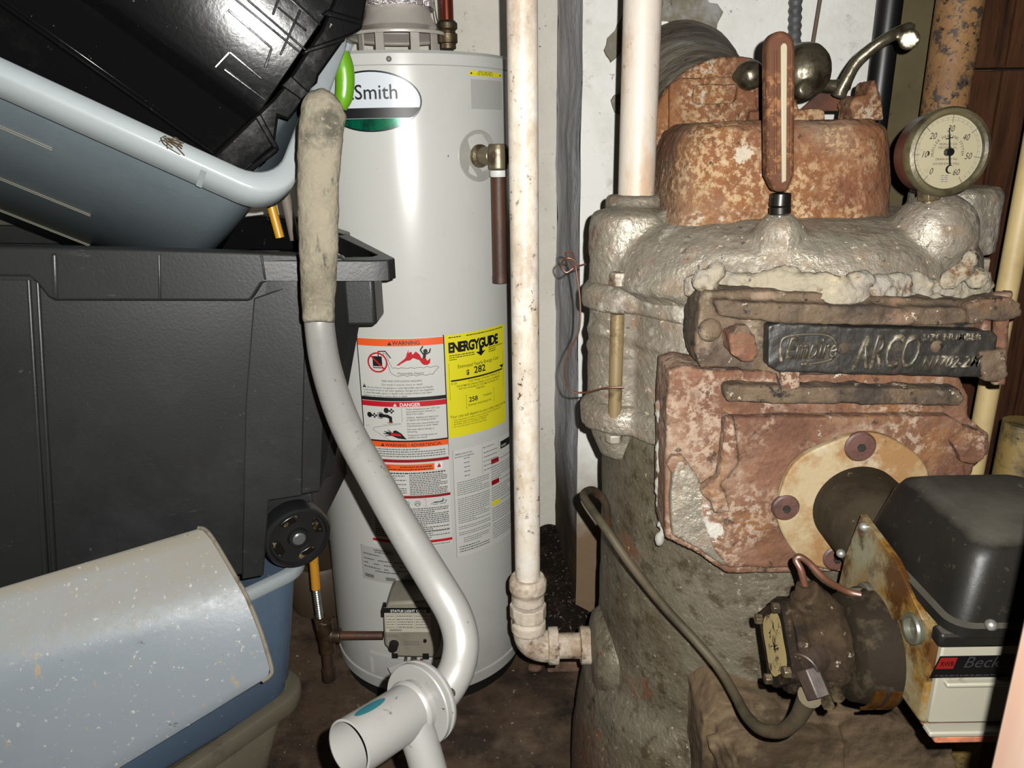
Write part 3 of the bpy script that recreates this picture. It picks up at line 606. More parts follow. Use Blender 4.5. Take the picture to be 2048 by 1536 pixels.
B.rect(pk, Wg*.09, Hg*.87, Wg*.88, Hg*.97, 1); B.text(pwt, 'STATUS LIGHT CODE', Wg*.20, Hg*.885, .0088, 2, bold=.02, width=.9)
for q in (.80,.74,.69,.64,.59): B.dashes(pgr, Wg*.12, Hg*q, Wg*.26, .0016, 1); B.dashes(pgr, Wg*.30, Hg*q, Wg*.58, .0020, 1); B.dashes(pgr, Wg*.62, Hg*q, Wg*.84, .0016, 1)
B.line(pgr, [(Wg*.11,Hg*.84),(Wg*.86,Hg*.84),(Wg*.86,Hg*.57),(Wg*.11,Hg*.57)], .0005, 1, closed=True); B.line(pgr, [(Wg*.28,Hg*.84),(Wg*.28,Hg*.57)], .0005); B.line(pgr, [(Wg*.60,Hg*.84),(Wg*.60,Hg*.57)], .0005)
for i in range(24): B.rect(pgr, Wg*.16+i*.0011, Hg*.52, Wg*.16+i*.0011+.0007, Hg*.555, 1, nx=1)
B.dashes(pgr, Wg*.07, Hg*.44, Wg*.30, .0014); B.dashes(pgr, Wg*.07, Hg*.41, Wg*.30, .0014)
for q in (.31,.28,.25): B.dashes(pgr, Wg*.38, Hg*q, Wg*.66, .0014)
B.done('cream status light code plate')
kc = P(788,1288,Yv); obj('knob', MB().cyl(kc, kc+V(0,-.016,0), .0105, .0095), m_blk, gv)
kc = P(850,1281,Yv); obj('igniter_button', MB().cyl(kc, kc+V(0,-.004,0), .004, .0035), m_blk, gv)
mb = MB()
for a_, b_ in (((784,1308),(796,1316)), ((845,1308),(858,1318)), ((762,1222),(768,1234)), ((884,1275),(892,1290))):
    p0 = P(*a_, Yv-.002); p1 = P(*b_, Yv-.002); mb.box((p0.x,Yv-.002,p1.z), (p1.x,Yv+.03,p0.z))
obj('mounting_clip', mb, m_blk, gv)
mb = MB().tube([P(842,1318,1.40), P(855,1335,1.38), P(880,1342,1.40), P(905,1335,1.44)], .0022, segs=8)
obj('red_wire', mb, flat('red_wire', (120,50,45), 1.4), gv)
mb = MB().slab([(776,1336),(812,1322),(818,1338),(784,1352)], 1.36, .001)
obj('paper_tag', mb, flat('white_tag', (190,190,184), 1.4), gv)
obj('burner_tube', MB().tube([P(828,1315,1.43), P(826,1360,1.43), P(830,1390,1.46)], .007, segs=12).tube([P(812,1315,1.43), P(808,1350,1.43), P(822,1372,1.45)], .0035, segs=10), m_steel, gv)
# ------------------------------------------------------------------ boiler
BX, BY, BR = .378, 1.08, .237
d0 = 1.08; db = 1.28
m_sil = mat('aluminium_paint', A(196,186,166,d0), [
    dict(c=A(116,102,80,d0), s=6, lo=.44, hi=.58, a=.9, r=.8, me=.1), dict(c=A(232,224,208,d0), s=12, lo=.56, hi=.66, a=.7),
    dict(c=A(128,98,66,d0), s=34, lo=.53, hi=.6, a=.6, r=.9, me=0), dict(c=A(112,62,32,d0), s=11, lo=.60, hi=.64, r=.9, me=0), dict(c=A(36,27,20,d0), s=70, lo=.60, hi=.64, m=(9,.46,.56), r=.9, me=0),
    dict(c=A(225,208,176,d0), s=120, lo=.66, hi=.69, r=.9, me=0)], rough=.35, metal=.55, bump=[(110,.75,.004),(16,.45,.01)], spec=.8)
m_body = mat('dull_grey_paint', A(118,110,94,db), [
    dict(c=A(86,74,56,db), s=5, lo=.46, hi=.62, a=.85), dict(c=A(146,136,116,db), s=14, lo=.55, hi=.68, a=.55), dict(c=A(70,58,42,db), s=40, lo=.54, hi=.62, a=.6),
    dict(c=A(104,62,36,db), s=8, lo=.60, hi=.66, a=.8, r=.9, me=0), dict(t='axis', ax=2, c=A(86,58,40,db), lo=.50, hi=.38, s=7, w=.2, r=.9, me=0),
    dict(c=A(180,168,145,db), s=110, lo=.67, hi=.70)], rough=.45, metal=.25, bump=[(90,.8,.004),(18,.4,.01)], spec=.25)
m_rust = mat('orange_brown_rust', A(142,92,56,d0), [
    dict(c=A(116,70,46,d0), s=6, lo=.42, hi=.60, a=.9), dict(c=A(160,106,56,d0), s=9, lo=.50, hi=.62, a=.7), dict(c=A(158,140,118,d0), s=5, lo=.53, hi=.66, a=.55),
    dict(c=A(196,164,124,d0), s=120, lo=.48, hi=.56, m=(7,.44,.56)), dict(c=A(206,192,170,d0), s=30, lo=.58, hi=.62, m=(5,.48,.58)), dict(c=A(66,42,28,d0), s=90, lo=.60, hi=.65, a=.8)],
    rough=.85, bump=[(90,.9,.004),(20,.5,.01)], spec=.25)
m_door = mat('red_brown_rust', A(134,94,70,d0), [
    dict(c=A(104,68,50,d0), s=6, lo=.44, hi=.58), dict(c=A(166,136,112,d0), s=8, lo=.50, hi=.62, a=.75), dict(c=A(150,104,62,d0), s=12, lo=.52, hi=.62, a=.7),
    dict(c=A(180,156,134,d0), s=110, lo=.48, hi=.56, m=(8,.47,.57)), dict(c=A(214,208,196,d0), s=13, lo=.62, hi=.65), dict(c=A(54,40,32,d0), s=50, lo=.60, hi=.66, a=.8)],
    rough=.85, bump=[(90,.8,.004),(18,.5,.01)], spec=.25)
m_dirty = mat('soot_and_dust_iron', A(108,88,66,d0), [
    dict(c=A(60,48,38,d0), s=12, lo=.46, hi=.62), dict(c=A(168,154,132,d0), s=16, lo=.54, hi=.66, a=.85), dict(c=A(128,78,46,d0), s=8, lo=.54, hi=.66, a=.85),
    dict(c=A(20,17,14,d0), s=40, lo=.62, hi=.67), dict(c=A(220,205,180,d0), s=60, lo=.67, hi=.7)], rough=.8, bump=[(45,.9,.006)], spec=.3)
m_putty = mat('flaking_putty', A(186,174,150,.98), [
    dict(c=A(168,160,148,d0), s=9, lo=.46, hi=.6), dict(c=A(220,200,166,.98), s=14, lo=.56, hi=.64), dict(c=A(120,86,56,d0), s=22, lo=.54, hi=.6), dict(c=A(60,42,30,d0), s=34, lo=.65, hi=.7)],
    rough=.9, bump=[(50,1.0,.006)], spec=.2)
m_cast = mat('black_enamel_casting', A(42,38,32,d0), [
    dict(c=A(84,74,60,d0), s=26, lo=.56, hi=.66, a=.8), dict(c=A(96,62,40,d0), s=10, lo=.60, hi=.66), dict(c=A(18,15,12,d0), s=9, lo=.5, hi=.66, a=.7)], rough=.5, bump=[(60,.5,.003)], spec=.5)
m_rod = mat('yellowed_steel_rod', A(168,146,104,d0), [dict(c=A(110,86,50,d0), s=30, lo=.5, hi=.62)], rough=.45, metal=.3)
m_bolt = mat('painted_bolt', A(196,186,168,d0), [dict(c=A(120,86,58,d0), s=40, lo=.5, hi=.64)], rough=.45, metal=.3)
bo = thing('boiler', 'large old rusty silver-painted cast-iron boiler with raised lettering on its upper door', 'boiler', (BX,BY,0))
zf = lambda py, Y=.85, px=1560: P(px, py, Y).z
zl = lambda py, px=1200: P(px, py, 1.03).z
KW = dict(remesh=.0042, disp=.006, dscale=.035)
ax = (BX,BY,0)
# lower body with base
obj('lower_section', MB().lathe(ax, [(.285,0),(.280,.25),(.262,.40),(.250,.43),(.240,.445),(BR,.47),(BR,.75),(BR,zl(845)),(BR-.01,zl(842))], segs=72), m_body, bo, remesh=.006, disp=.005, dscale=.05)
obj('pipe_boss', MB().lathe((BX-.205,BY-.02,ze+.005), [(.080,0),(.080,.015),(.072,.032),(.060,.044),(.045,.048)], (-1,0,0), 40), m_body, bo, remesh=.004, disp=.004, dscale=.03)
# upper ring section with side column
CX, CY, CR = .163, 1.03, .054
z_f2, z_f2b = zl(805), zl(838); z_f1, z_f1b = zl(577), zl(610)
mb = MB().lathe(ax, [(.236,zl(842)),(.236,zl(560))], segs=72).lathe(ax, [(.241,zl(662)),(.241,zl(668)),(.236,zl(675))], segs=72)
mb.lathe((CX,CY,0), [(CR-.02,zl(905)),(CR-.004,zl(850)),(CR,zl(840)),(CR,zl(560))], segs=40)
mb.lathe((CX,CY,0), [(CR+.003,zl(652)),(CR+.003,zl(660))], segs=40).lathe((CX,CY,0), [(CR+.003,zl(688)),(CR+.003,zl(694))], segs=40)
obj('middle_section', mb, m_sil, bo, remesh=.0042, disp=.004, dscale=.03)
for nm, za, zb3 in (('flange', z_f1, z_f1b), ('flange', z_f2, z_f2b)):
    mb = MB().lathe((CX+.004,CY-.004,0), [(CR+.014,zb3),(CR+.015,za),(CR+.006,za+.012),(CR-.01,za+.014)], segs=40)
    mb.lathe(ax, [(.247,zb3),(.247,za),(.240,za+.01)], segs=72)
    obj(nm, mb, m_sil, bo, remesh=.0042, disp=.004, dscale=.03)
# crown with column top
zcl = P(1235,418,CY).z
mb = MB().lathe((CX,CY,0), [(CR,z_f1),(CR,zl(515)),(CR+.002,zl(512)),(CR-.001,zcl-.012),(CR-.006,zcl-.004),(CR-.02,zcl)], segs=40)
zt = P(1560,438,.93).z
prof = [(.238,zl(600)),(.249,zl(575)),(.262,zl(560)),(.264,zl(545)),(.262,zt-.085),(.256,zt-.055),(.242,zt-.030),(.218,zt-.012),(.18,zt),(.05,zt+.002)]
mb.lathe(ax, prof, segs=80)
mb.lathe((x2,BY,0), [(.045,zcl-.03),(.044,zb-.004),(.038,zb+.002)], segs=30)
q = P(1880,430,.98); mb.ball(P(1865,470,.90), .05).lathe((P(1905,420,1.06).x,1.06,0), [(.06,zt-.06),(.058,zt+.02),(.05,zt+.028)], segs=30)
mb.ball(P(1558,476,.875), .030)
mb.cyl((P(1345,395,1.0).x,1.0,zt-.03), (P(1345,395,1.0).x,1.0,zt+.008), .012)
obj('crown', mb, m_sil, bo, remesh=.0045, disp=.006, dscale=.035)
def bolt(px, py, Y, r=.0115, h=.012, m=None, nm='bolt', par=None, axis=(0,-1,0)):
    p = P(px, py, Y); a_ = Vector(axis); return obj(nm, MB().hexnut(p-a_*.004, p+a_*h, r), m or m_bolt, par or bo, bevel=.0012)
p = Vector((P(1237,560,CY-CR-.004).x, CY-CR-.004, z_f1+.014)); obj('bolt', MB().hexnut(p, p+V(0,0,.018), .0125), m_bolt, bo, bevel=.0015)
obj('tie_rod', MB().cyl((p.x,p.y,z_f2), (p.x,p.y,z_f1b), .0092), m_rod, bo)
p2 = Vector((p.x, p.y, z_f2b)); obj('bolt', MB().hexnut(p2-V(0,0,.012), p2, .0125), m_bolt, bo, bevel=.0015)
pe = P(1962,520,1.0)
obj('flange_lug', MB().lathe((pe.x-.012,1.0,0), [(.030,P(1962,600,1.0).z),(.030,P(1962,560,1.0).z)], segs=24), m_sil, bo, remesh=.004, disp=.005, dscale=.03)
obj('bolt', MB().hexnut((pe.x-.005,.995,P(1962,560,1.0).z), (pe.x-.005,.995,P(1962,515,1.0).z), .014), m_bolt, bo, bevel=.0015)
obj('tie_rod', MB().cyl((pe.x-.005,.995,P(1962,560,1.0).z-.11), (pe.x-.005,.995,P(1962,560,1.0).z), .0092), m_rod, bo)
# rust smoke hood on top
mb = MB()
def hood(z, inx, iny, cr, n=8):
    x0, x1_ = P(1352,330,.96).x+inx, P(1806,330,.96).x-inx; y0, y1 = .93+iny, 1.25-iny; out = []
    for cx_, cy_, a in ((x1_-cr,y0+cr,-90),(x1_-cr,y1-cr,0),(x0+cr,y1-cr,90),(x0+cr,y0+cr,180)):
        for i in range(n+1): t_ = math.radians(a+90*i/n); out.append(V(cx_+cr*math.cos(t_), cy_+cr*math.sin(t_), z))
    return out
zh = P(1580,240,.95).z
mb.rings([hood(z, i, i*.8, c_) for z, i, c_ in ((zt-.02,-.008,.07),(zt+.008,-.002,.07),(zt+.03,.0,.07),(zh-.03,.006,.07),(zh-.010,.014,.06),(zh,.03,.05))])
obj('smoke_hood', mb, m_rust, bo, remesh=.004, disp=.006, dscale=.03)
# raised frame of the hood with openings, collar towards the flue
Yc_ = 1.12
mb = MB()
mb.slab([(1338,330),(1340,168),(1362,156),(1480,152),(1480,168),(1388,170),(1388,205),(1398,208),(1470,206),(1480,165),(1510,160),(1516,220),(1500,235),(1500,330)], Yc_, .03)
mb.slab([(1500,240),(1500,222),(1640,216),(1650,222),(1650,245)], Yc_-.02, .05)
mb.slab([(1706,245),(1704,205),(1712,192),(1730,190),(1738,200),(1742,165),(1750,158),(1765,190),(1768,240)], Yc_-.03, .05)
obj('hood_frame', mb, m_rust, bo, remesh=.003, disp=.004, dscale=.02)
mb = MB().slab([(1600,222),(1640,185),(1740,196),(1742,222)], Yc_+.06, .008)
obj('damper_flap', mb, mat('dark_orange_rust', A(112,58,30,1.1), [dict(c=A(60,32,18,1.1), s=12, lo=.45, hi=.62)], rough=.9), bo, bevel=.002)
cc = P(1448,278,1.14)
obj('flue_collar', MB().lathe((cc.x,1.13,cc.z), [(.085,0),(.108,0),(.112,.012),(.108,.03),(.085,.03)], (0,1,0), 56), m_rust, bo, remesh=.0035, disp=.004, dscale=.02)
# lever with ball weight
m_lev = mat('dull_steel_lever', A(120,112,92,1.15), [dict(c=A(70,58,44,1.15), s=25, lo=.48, hi=.62)], rough=.35, metal=.7, bump=[(40,.4,.003)])
Yl = 1.10
sh = obj('damper_shaft', MB().tube([P(1470,150,Yl+.01), P(1500,158,Yl), P(1600,168,Yl), P(1700,172,Yl)], .0085, segs=12).ball(P(1500,150,Yl), .020), m_lev, bo, remesh=.003, disp=.003, dscale=.02)
obj('ball_weight', MB().ball(P(1608,143,Yl), .0355, sc=(1,1,1.05)).cyl(P(1600,182,Yl-.02), P(1612,178,Yl-.036), .010), m_lev, bo, remesh=.003, disp=.004, dscale=.03)
obj('damper_arm', MB().tube([P(1676,195,Yl-.01), P(1690,165,Yl-.015), P(1718,120,Yl-.02), P(1765,82,Yl-.03), P(1812,58,Yl-.03), P(1822,62,Yl-.03)], [.010,.009,.0085,.008,.008,.007], segs=12).cyl(P(1818,80,Yl-.045), P(1818,80,Yl-.033), .0125), m_lev, bo, remesh=.0025, disp=.002, dscale=.02)
# upper (name) door
Yd = .795
mb = MB().slab([(1402,600),(1412,584),(1480,580),(1700,590),(1935,602),(1962,612),(1968,650),(1960,748),(1560,752),(1520,742),(1470,738),(1400,735),(1392,700)], Yd+.012, .07)
mb.slab([(1425,600),(1500,605),(1700,612),(1930,618),(1960,640),(1900,652),(1560,648),(1500,640),(1440,630)], Yd-.004, .05)
obj('door_casing', mb, m_dirty, bo, remesh=.003, disp=.006, dscale=.02)
nd = obj('name_door', MB().slab([(1537,652),(1560,646),(1700,654),(1984,662),(1996,672),(1990,752),(1960,756),(1700,748),(1556,744),(1536,732)], Yd-.006, .02), m_cast, bo, remesh=.0022, disp=.0022, dscale=.012, label='black door panel with raised lettering')
def yplane(px0, py0, px1, Y):          # writing laid in the upright plane at Y, baseline through two picture points
    a = P(px0, py0, Y); b = P(px1, py0, Y); return a
Yn = Yd-.0055; pxm = lambda x, y: P(x, y, Yn)
zb_n, zt_n = pxm(1760,738).z, pxm(1760,663).z
m_let = mat('worn_raised_letters', A(72,64,50,d0), [dict(c=A(150,138,116,d0), s=50, lo=.52, hi=.62)], rough=.5, spec=.5)
def raised(txt, px, py, size, px1=None, depth=.0035, **k):
    a = pxm(px, py); g = glyphs(txt, size, **k); mb = MB(); wd = max(v[0] for v in g[0]); sx = 1
    if px1: sx = (pxm(px1, py).x-a.x)/wd
    glyph_solid(mb, g, lambda x, y, h: V(a.x+x*sx, Yn+.002-h, a.z+y), depth+.002); return mb
mb = raised('ARCO', 1702, 737, .056, 1832, bold=.008, shear=.25); obj('raised_lettering', mb, m_let, nd, sharp=180)
mb = raised('Empire', 1566, 716, .034, 1672, bold=.015, shear=.3)
mb.tube([pxm(x, y)+V(0,-.001,0) for x, y in ((1562,722),(1560,690),(1575,672),(1640,668),(1668,680),(1668,712),(1640,724),(1600,728))], .0018, segs=8)
obj('raised_lettering', mb, m_let, nd, sharp=180)
mb = raised('SIZE NUMBER', 1842, 680, .0105, 1960, bold=.02); m2 = raised('N1702-2M', 1838, 734, .019, 1958, bold=.01, shear=.35); mb.add(m2.v, m2.f)
obj('raised_lettering', mb, m_let, nd, sharp=180)
for px, py in ((1686,697),(1872,692)): obj('rivet', MB().ball(P(px,py,Yd-.004), .0078, sc=(1,.6,1)), m_dirty, nd)
obj('door_tab', MB().slab([(1562,744),(1602,744),(1600,775),(1592,783),(1572,782),(1564,772)], Yd-.002, .02), m_door, bo, remesh=.002, disp=.002, dscale=.01)
mb = MB()
h1 = P(1990,620,Yd); mb.slab([(1935,612),(1970,600),(2018,594),(2044,606),(2044,632),(2010,644),(1975,640),(1940,650)], Yd-.012, .03)
mb.slab([(1960,705),(2012,700),(2018,752),(2000,766),(1970,762)], Yd-.010, .026)
obj('hinge', mb, m_dirty, bo, remesh=.0026, disp=.004, dscale=.015)
obj('hinge_pin', MB().cyl(P(2004,590,Yd+.006), P(1996,768,Yd+.006), .0075).cyl(P(2004,584,Yd+.006), P(2004,596,Yd+.006), .010), m_door, bo, remesh=.0025, disp=.003, dscale=.012)
obj('hinge_leaf', MB().slab([(1968,640),(1984,640),(1984,705),(1962,705)], Yd-.004, .02), m_door, bo, bevel=.002)
mb = MB().ball(P(1420,660,Yd), .013, sc=(1,.7,1)); obj('stud', mb, m_dirty, bo)
obj('latch', MB().slab([(1458,668),(1480,660),(1510,672),(1518,700),(1512,722),(1488,726),(1462,708)], Yd-.018, .03), m_door, bo, remesh=.003, disp=.004, dscale=.015)
bolt(1480,664,Yd-.010, .010, .008, m_dirty)
# putty along the joint above the door
mb = MB(); rp = random.Random(5)
for i in range(46):
    u = i/45; px = 1402+(1955-1402)*u; yc = 566+14*math.sin(u*2.6)+ (10 if u > .8 else 0) - (u > .85)*(u-.85)*150
    for k in range(2): mb.ball(P(px+rp.uniform(-8,8), yc+rp.uniform(-20,20), Yd+.016+abs(u-.5)*.10), rp.uniform(.008,.016), segs=10, sc=(1.5,.8,.9))
for u, y_ in ((.05,548),(.02,570),(.0,560)): mb.ball(P(1404+u*550,y_,Yd+.030), .0115, segs=10)
for px, py in ((1800,610),(1822,640),(1870,606),(1780,590),(1900,560),(1925,540),(1940,520),(1952,560)): mb.ball(P(px,py,Yd+.03), .011, segs=8)
obj('joint_putty', mb, m_putty, bo, remesh=.0026, disp=.009, dscale=.012, label='cracked cream putty along the door joint')
mb = MB(); rp = random.Random(8)
for i in range(20):
    mb.ball(P(1322+rp.uniform(-5,4), 812+i*14, .862), rp.uniform(.004,.008), segs=8, sc=(.8,.8,1.3))
obj('edge_putty', mb, mat('white_scale', A(205,200,188,.95), [dict(c=A(150,120,90,.95), s=24, lo=.52, hi=.6)], rough=.9, bump=[(60,.8,.004)]), bo, remesh=.0024, disp=.004, dscale=.012, label='white crusty deposit down the body edge')
# lintel, backing plate, burner door
mb = MB().slab([(1338,742),(1370,732),(1420,742),(1920,750),(1938,790),(1938,832),(1978,868),(1980,905),(1950,930),(1925,1000),(1905,1142),(1455,1148),(1400,1110),(1330,1075),(1332,900)], .812, .07)
obj('front_plate', mb, m_door, bo, remesh=.0035, disp=.005, dscale=.03)
mb = MB().slab([(1452,772),(1922,778),(1930,800),(1918,812),(1455,806)], .792, .04)
obj('lintel', mb, m_dirty, bo, remesh=.003, disp=.006, dscale=.02)
mb = MB().slab([(1452,836),(1900,832),(1928,850),(1932,960),(1896,1140),(1460,1136),(1432,1110),(1402,1030),(1405,995),(1440,960)], .797, .03)
mb.slab([(1440,960),(1452,836),(1468,836),(1478,930),(1415,1000),(1400,985)], .788, .02)
mb.slab([(1420,985),(1452,985),(1462,1025),(1428,1030)], .782, .02)
dp = obj('burner_door', mb, m_door, bo, remesh=.003, disp=.004, dscale=.025)
mb = MB().slab([(1906,885),(1940,862),(1972,868),(1975,895),(1968,918),(1950,930),(1925,925)], .785, .03)
obj('door_knuckle', mb, m_door, bo, remesh=.0028, disp=.004, dscale=.015)
mb = MB().slab([(1350,925),(1372,918),(1392,950),(1420,1005),(1452,1090),(1466,1136),(1440,1130),(1400,1100),(1345,1070),(1340,1000)], .800, .02)
obj('corner_wedge', mb, m_sil, bo, remesh=.003, disp=.004, dscale=.02)
bolt(1352,925,.806, .012, .006, m_door)
# flange plate and its washers
gc = P(1706,1006,.79)
m_gask = mat('heat_stained_cream_plate', A(226,202,158,.88), [
    dict(c=A(190,140,84,.88), s=11, lo=.44, hi=.56, a=.9), dict(c=A(238,222,192,.88), s=9, lo=.52, hi=.60, a=.8), dict(c=A(128,84,48,.88), s=16, lo=.55, hi=.63, a=.8)], rough=.75, bump=[(30,.5,.004)], spec=.2)
mb = MB().lathe((gc.x,.797,gc.z), [(.05,0),(.0885,0),(.091,.004),(.091,.012)], (0,-1,0), 64, cap=False)
mb = MB(); n = 64; o1 = []; 
for i in range(n):
    a = 2*math.pi*i/n; r_ = .0895+noise.noise(V(math.cos(a)*1.5,math.sin(a)*1.5,3))*.006; o1.append(V(gc.x+r_*math.cos(a), .797, gc.z+r_*math.sin(a)*.98))
mb.prism(o1, (0,-.010,0)); fp = obj('burner_flange', mb, m_gask, bo, bevel=.002, label='cream heat-stained round flange plate')
m_wash = mat('rusty_washer', A(126,78,62,.85), [dict(c=A(92,56,44,.85), s=30, lo=.48, hi=.6), dict(c=A(110,112,112,.85), s=14, lo=.55, hi=.65)], rough=.6, bump=[(70,.4,.002)])
for px, py, r_ in ((1720,893,.0178),(1571,1015,.0160),(1672,1116,.0160)):
    c_ = P(px, py, .787); wsh = obj('washer', MB().lathe(c_+V(0,.002,0), [(r_,0),(r_,.003),(r_-.002,.005),(.005,.0055)], (0,-1,0), 32), m_wash, fp)
    obj('screw_head', MB().hexnut(c_+V(0,-.002,0), c_+V(0,-.0055,0), .005), m_cast, wsh if False else fp)
# ash pit front at the bottom
mb = MB().slab([(1405,1440),(1440,1405),(1760,1430),(1900,1480),(1960,1700),(1400,1700)], .80, .10)
mb.slab([(1440,1470),(1470,1455),(1690,1475),(1700,1700),(1430,1700)], .775, .05)
mb.slab([(1418,1492),(1432,1488),(1462,1560),(1448,1562)], .768, .02); mb.slab([(1450,1490),(1462,1488),(1490,1560),(1478,1562)], .768, .02)
obj('ash_door', mb, mat('dusty_brown_iron', A(122,102,76,1.1), [dict(c=A(80,64,46,1.1), s=8, lo=.45, hi=.6), dict(c=A(150,132,100,.95), s=12, lo=.56, hi=.66, a=.7), dict(c=A(40,30,24,.95), s=5, lo=.56, hi=.64)], rough=.85, bump=[(50,.7,.004)], spec=.2), bo, remesh=.0035, disp=.008, dscale=.03)
# flue stub running back into the wall
Y0, Y1 = 1.165, 1.80
cA = P(1448,278,1.14); cB = P(1362,172,1.8)
mb = MB(); rs = []
for i in range(15):
    u = i/14; c_ = V(cA.x,Y0,cA.z).lerp(V(cB.x,Y1,cB.z), u); r_ = .090+.046*u**1.3; rs.append([c_+V(r_*math.cos(2*math.pi*j/48), 0, r_*math.sin(2*math.pi*j/48)) for j in range(48)])
for r in rs:
    for i, p_ in enumerate(r): r[i] = p_+V(1,0,1)*noise.noise(p_*18)*.003
mb.rings(rs)
tag(obj('flue_pipe', mb, m_cement), 'wide cement-covered flue pipe running from the rusty boiler hood into the wall', 'flue pipe')

# ------------------------------------------------------------------ thermometer on the crown
m_tc = mat('rust_red_casing', A(126,82,58,.86), [dict(c=A(196,140,92,.88), s=110, lo=.50, hi=.56, m=(7,.42,.54)), dict(c=A(104,56,40,.85), s=9, lo=.5, hi=.64)], rough=.75, bump=[(90,.4,.002)], spec=.12)
Yt = .868; tb = P(1558,440,Yt)
tt = thing('thermometer', 'long narrow rust-red thermometer standing upright on the front of the boiler crown', 'thermometer', tuple(tb))
mb = MB().slab([(1535,105),(1536,82),(1546,66),(1562,60),(1578,64),(1590,80),(1592,105),(1590,350),(1576,384),(1552,384),(1536,352)], Yt-.012, .022)
tcs = obj('case', mb, m_tc, tt, bevel=.004, bang=30)
m_cr = flat('cream_scale', (226,210,176), .85, .5)
mb = MB().slab([(1562,92),(1566,86),(1572,86),(1575,92),(1573,362),(1564,366)], Yt-.0145, .003); obj('glass_tube', mb, m_cr, tt, bevel=.0008)
mb = MB()
for a_, b_ in (((1551,100),(1551,350)), ((1583,100),(1581,350))): mb.cyl(P(*a_,Yt-.012), P(*b_,Yt-.012), .0016, segs=8)
obj('case_rib', mb, m_tc, tt)
cz0 = P(1562,386,Yt); cz1 = P(1560,412,Yt); cz2 = P(1560,428,Yt)
m_dk = mat('dark_steel', A(52,46,42,.85), [dict(c=A(150,92,78,.85), s=30, lo=.62, hi=.68), dict(c=A(110,105,98,.85), s=60, lo=.6, hi=.65)], rough=.35, metal=.6)
obj('coupling', MB().cyl(cz1, cz0, .0118, .0112).cyl(cz2+V(0,0,0), cz1, .0120), m_dk, tt, bevel=.001)
mb = MB(); 
for i in range(5): mb.lathe(cz2-V(0,0,.0022*i), [(.0085,0),(.0095,-.0011),(.0085,-.0022)], (0,0,1), 24)
mb.cyl(cz2-V(0,0,.02), cz2, .0085); obj('thread', mb, m_steel, tt)

# ------------------------------------------------------------------ pressure gauge on the right shoulder
Yg = .865; gcn = P(1900,304,Yg); gr = .0478
gst = P(1858,425,Yg+.02)
gt = thing('pressure_gauge', 'round brass-rimmed pressure gauge with cream dial numbered 0 to 60 at the boiler top right', 'gauge', (gst.x, gst.y, gst.z))
gn = Vector((.04,-1,.05)).normalized(); gx = Vector((1,0.04,0)).normalized(); gz = gx.cross(-gn).normalized()*1; gz = gz if gz.z > 0 else -gz
m_red = mat('dark_red_enamel', A(112,40,36,.85), [dict(c=A(124,84,66,.85), s=14, lo=.42, hi=.62, a=.9)], rough=.35, spec=.6)
m_rim = mat('tarnished_brass_rim', A(150,138,100,.85), [dict(c=A(78,66,50,.85), s=14, lo=.42, hi=.6), dict(c=A(205,198,150,.85), s=9, lo=.6, hi=.7)], rough=.4, metal=.35, bump=[(60,.4,.002)])
obj('case', MB().lathe(gcn-gn*.040, [(.02,0),(gr-.007,0),(gr-.003,.006),(gr-.003,.031)], gn, 56), m_red, gt)
obj('rim', MB().lathe(gcn-gn*.012, [(gr-.004,0),(gr,.002),(gr+.0005,.008),(gr-.002,.013),(gr-.006,.0145),(gr-.0085,.012),(gr-.0085,.004)], gn, 64, cap=False), m_rim, gt)
fgg = lambda x, y, h: gcn-gn*(.005-h*.0005)+gx*x+gz*y
B = Art(fgg, gt, 'dial'); m_dial = mat('ivory_dial', A(226,214,176,.85), [dict(c=A(196,176,130,.85), s=40, lo=.55, hi=.7, a=.5)], rough=.4)
R_ = gr-.0085
B.disc(m_dial, 0, 0, R_, R_, 0, 60); B.ring(pgr, 0, 0, R_*.94, R_*.94, .0003, 1, math.radians(-62), math.radians(242)); B.ring(pgr, 0, 0, R_*.87, R_*.87, .0003, 1, math.radians(-62), math.radians(242))
pkg = flat('dial_print', (40,36,30), .85, .5)
an = lambda v: math.radians(232-v*(232+58)/60.0)
for i in range(31):
    a = an(i*2); r0, r1 = (.80, .99) if i % 5 == 0 else (.87, .94); B.line(pkg, [(R_*r0*math.cos(a),R_*r0*math.sin(a)),(R_*r1*math.cos(a),R_*r1*math.sin(a))], .0005 if i % 5 == 0 else .00025, 1)
for v in range(0, 61, 10):
    a = an(v); B.text(pkg, str(v), R_*.64*math.cos(a)-.001, R_*.64*math.sin(a)-.0035, .0098, 1, align='CENTER', shear=.3, width=.8)
def arc_text(txt, rad, a0, a1, size):
    n = len(txt)
    for i, ch in enumerate(txt):
        if ch == ' ': continue
        a = a0+(a1-a0)*i/(n-1); vs_, fs_ = glyphs(ch, size, align='CENTER'); ca_, sa_ = math.cos(a-math.pi/2), math.sin(a-math.pi/2)
        B.mbs(pkg, 1).add([fgg(rad*math.cos(a)+x*ca_-y*sa_, rad*math.sin(a)+x*sa_+y*ca_, 1) for x, y in vs_], fs_)
arc_text('MUELLER HEATING SYSTEM', R_*.40, math.radians(190), math.radians(-8), .0042)
for s_, y_ in (('MUELLER CO.',.0075),('DECATUR, ILL.',.0038),('DRAIN AND FILL',-.0085),('SYSTEM EVERY FALL',-.0135)): B.text(pkg, s_, 0, y_, .0034, 1, align='CENTER')
for k_ in range(4): B.dashes(pgr, -.004+.0006*(k_ % 2), -.0255-k_*.0022, .004, .001, 1)
B.disc(flat('rust_spot', (88,32,16), .85), -R_*.55, -.001, .0012, .0026, 2, 12)
B.done()
mb = MB()
def g3(x, y, h=.004): return gcn-gn*.005+gn*h+gx*x+gz*y
mb.prism([g3(-.0009,0), g3(-.0004,.026), g3(.0003,.026), g3(.0009,0), g3(.0009,-.014), g3(-.0007,-.014)], gn*.0008)
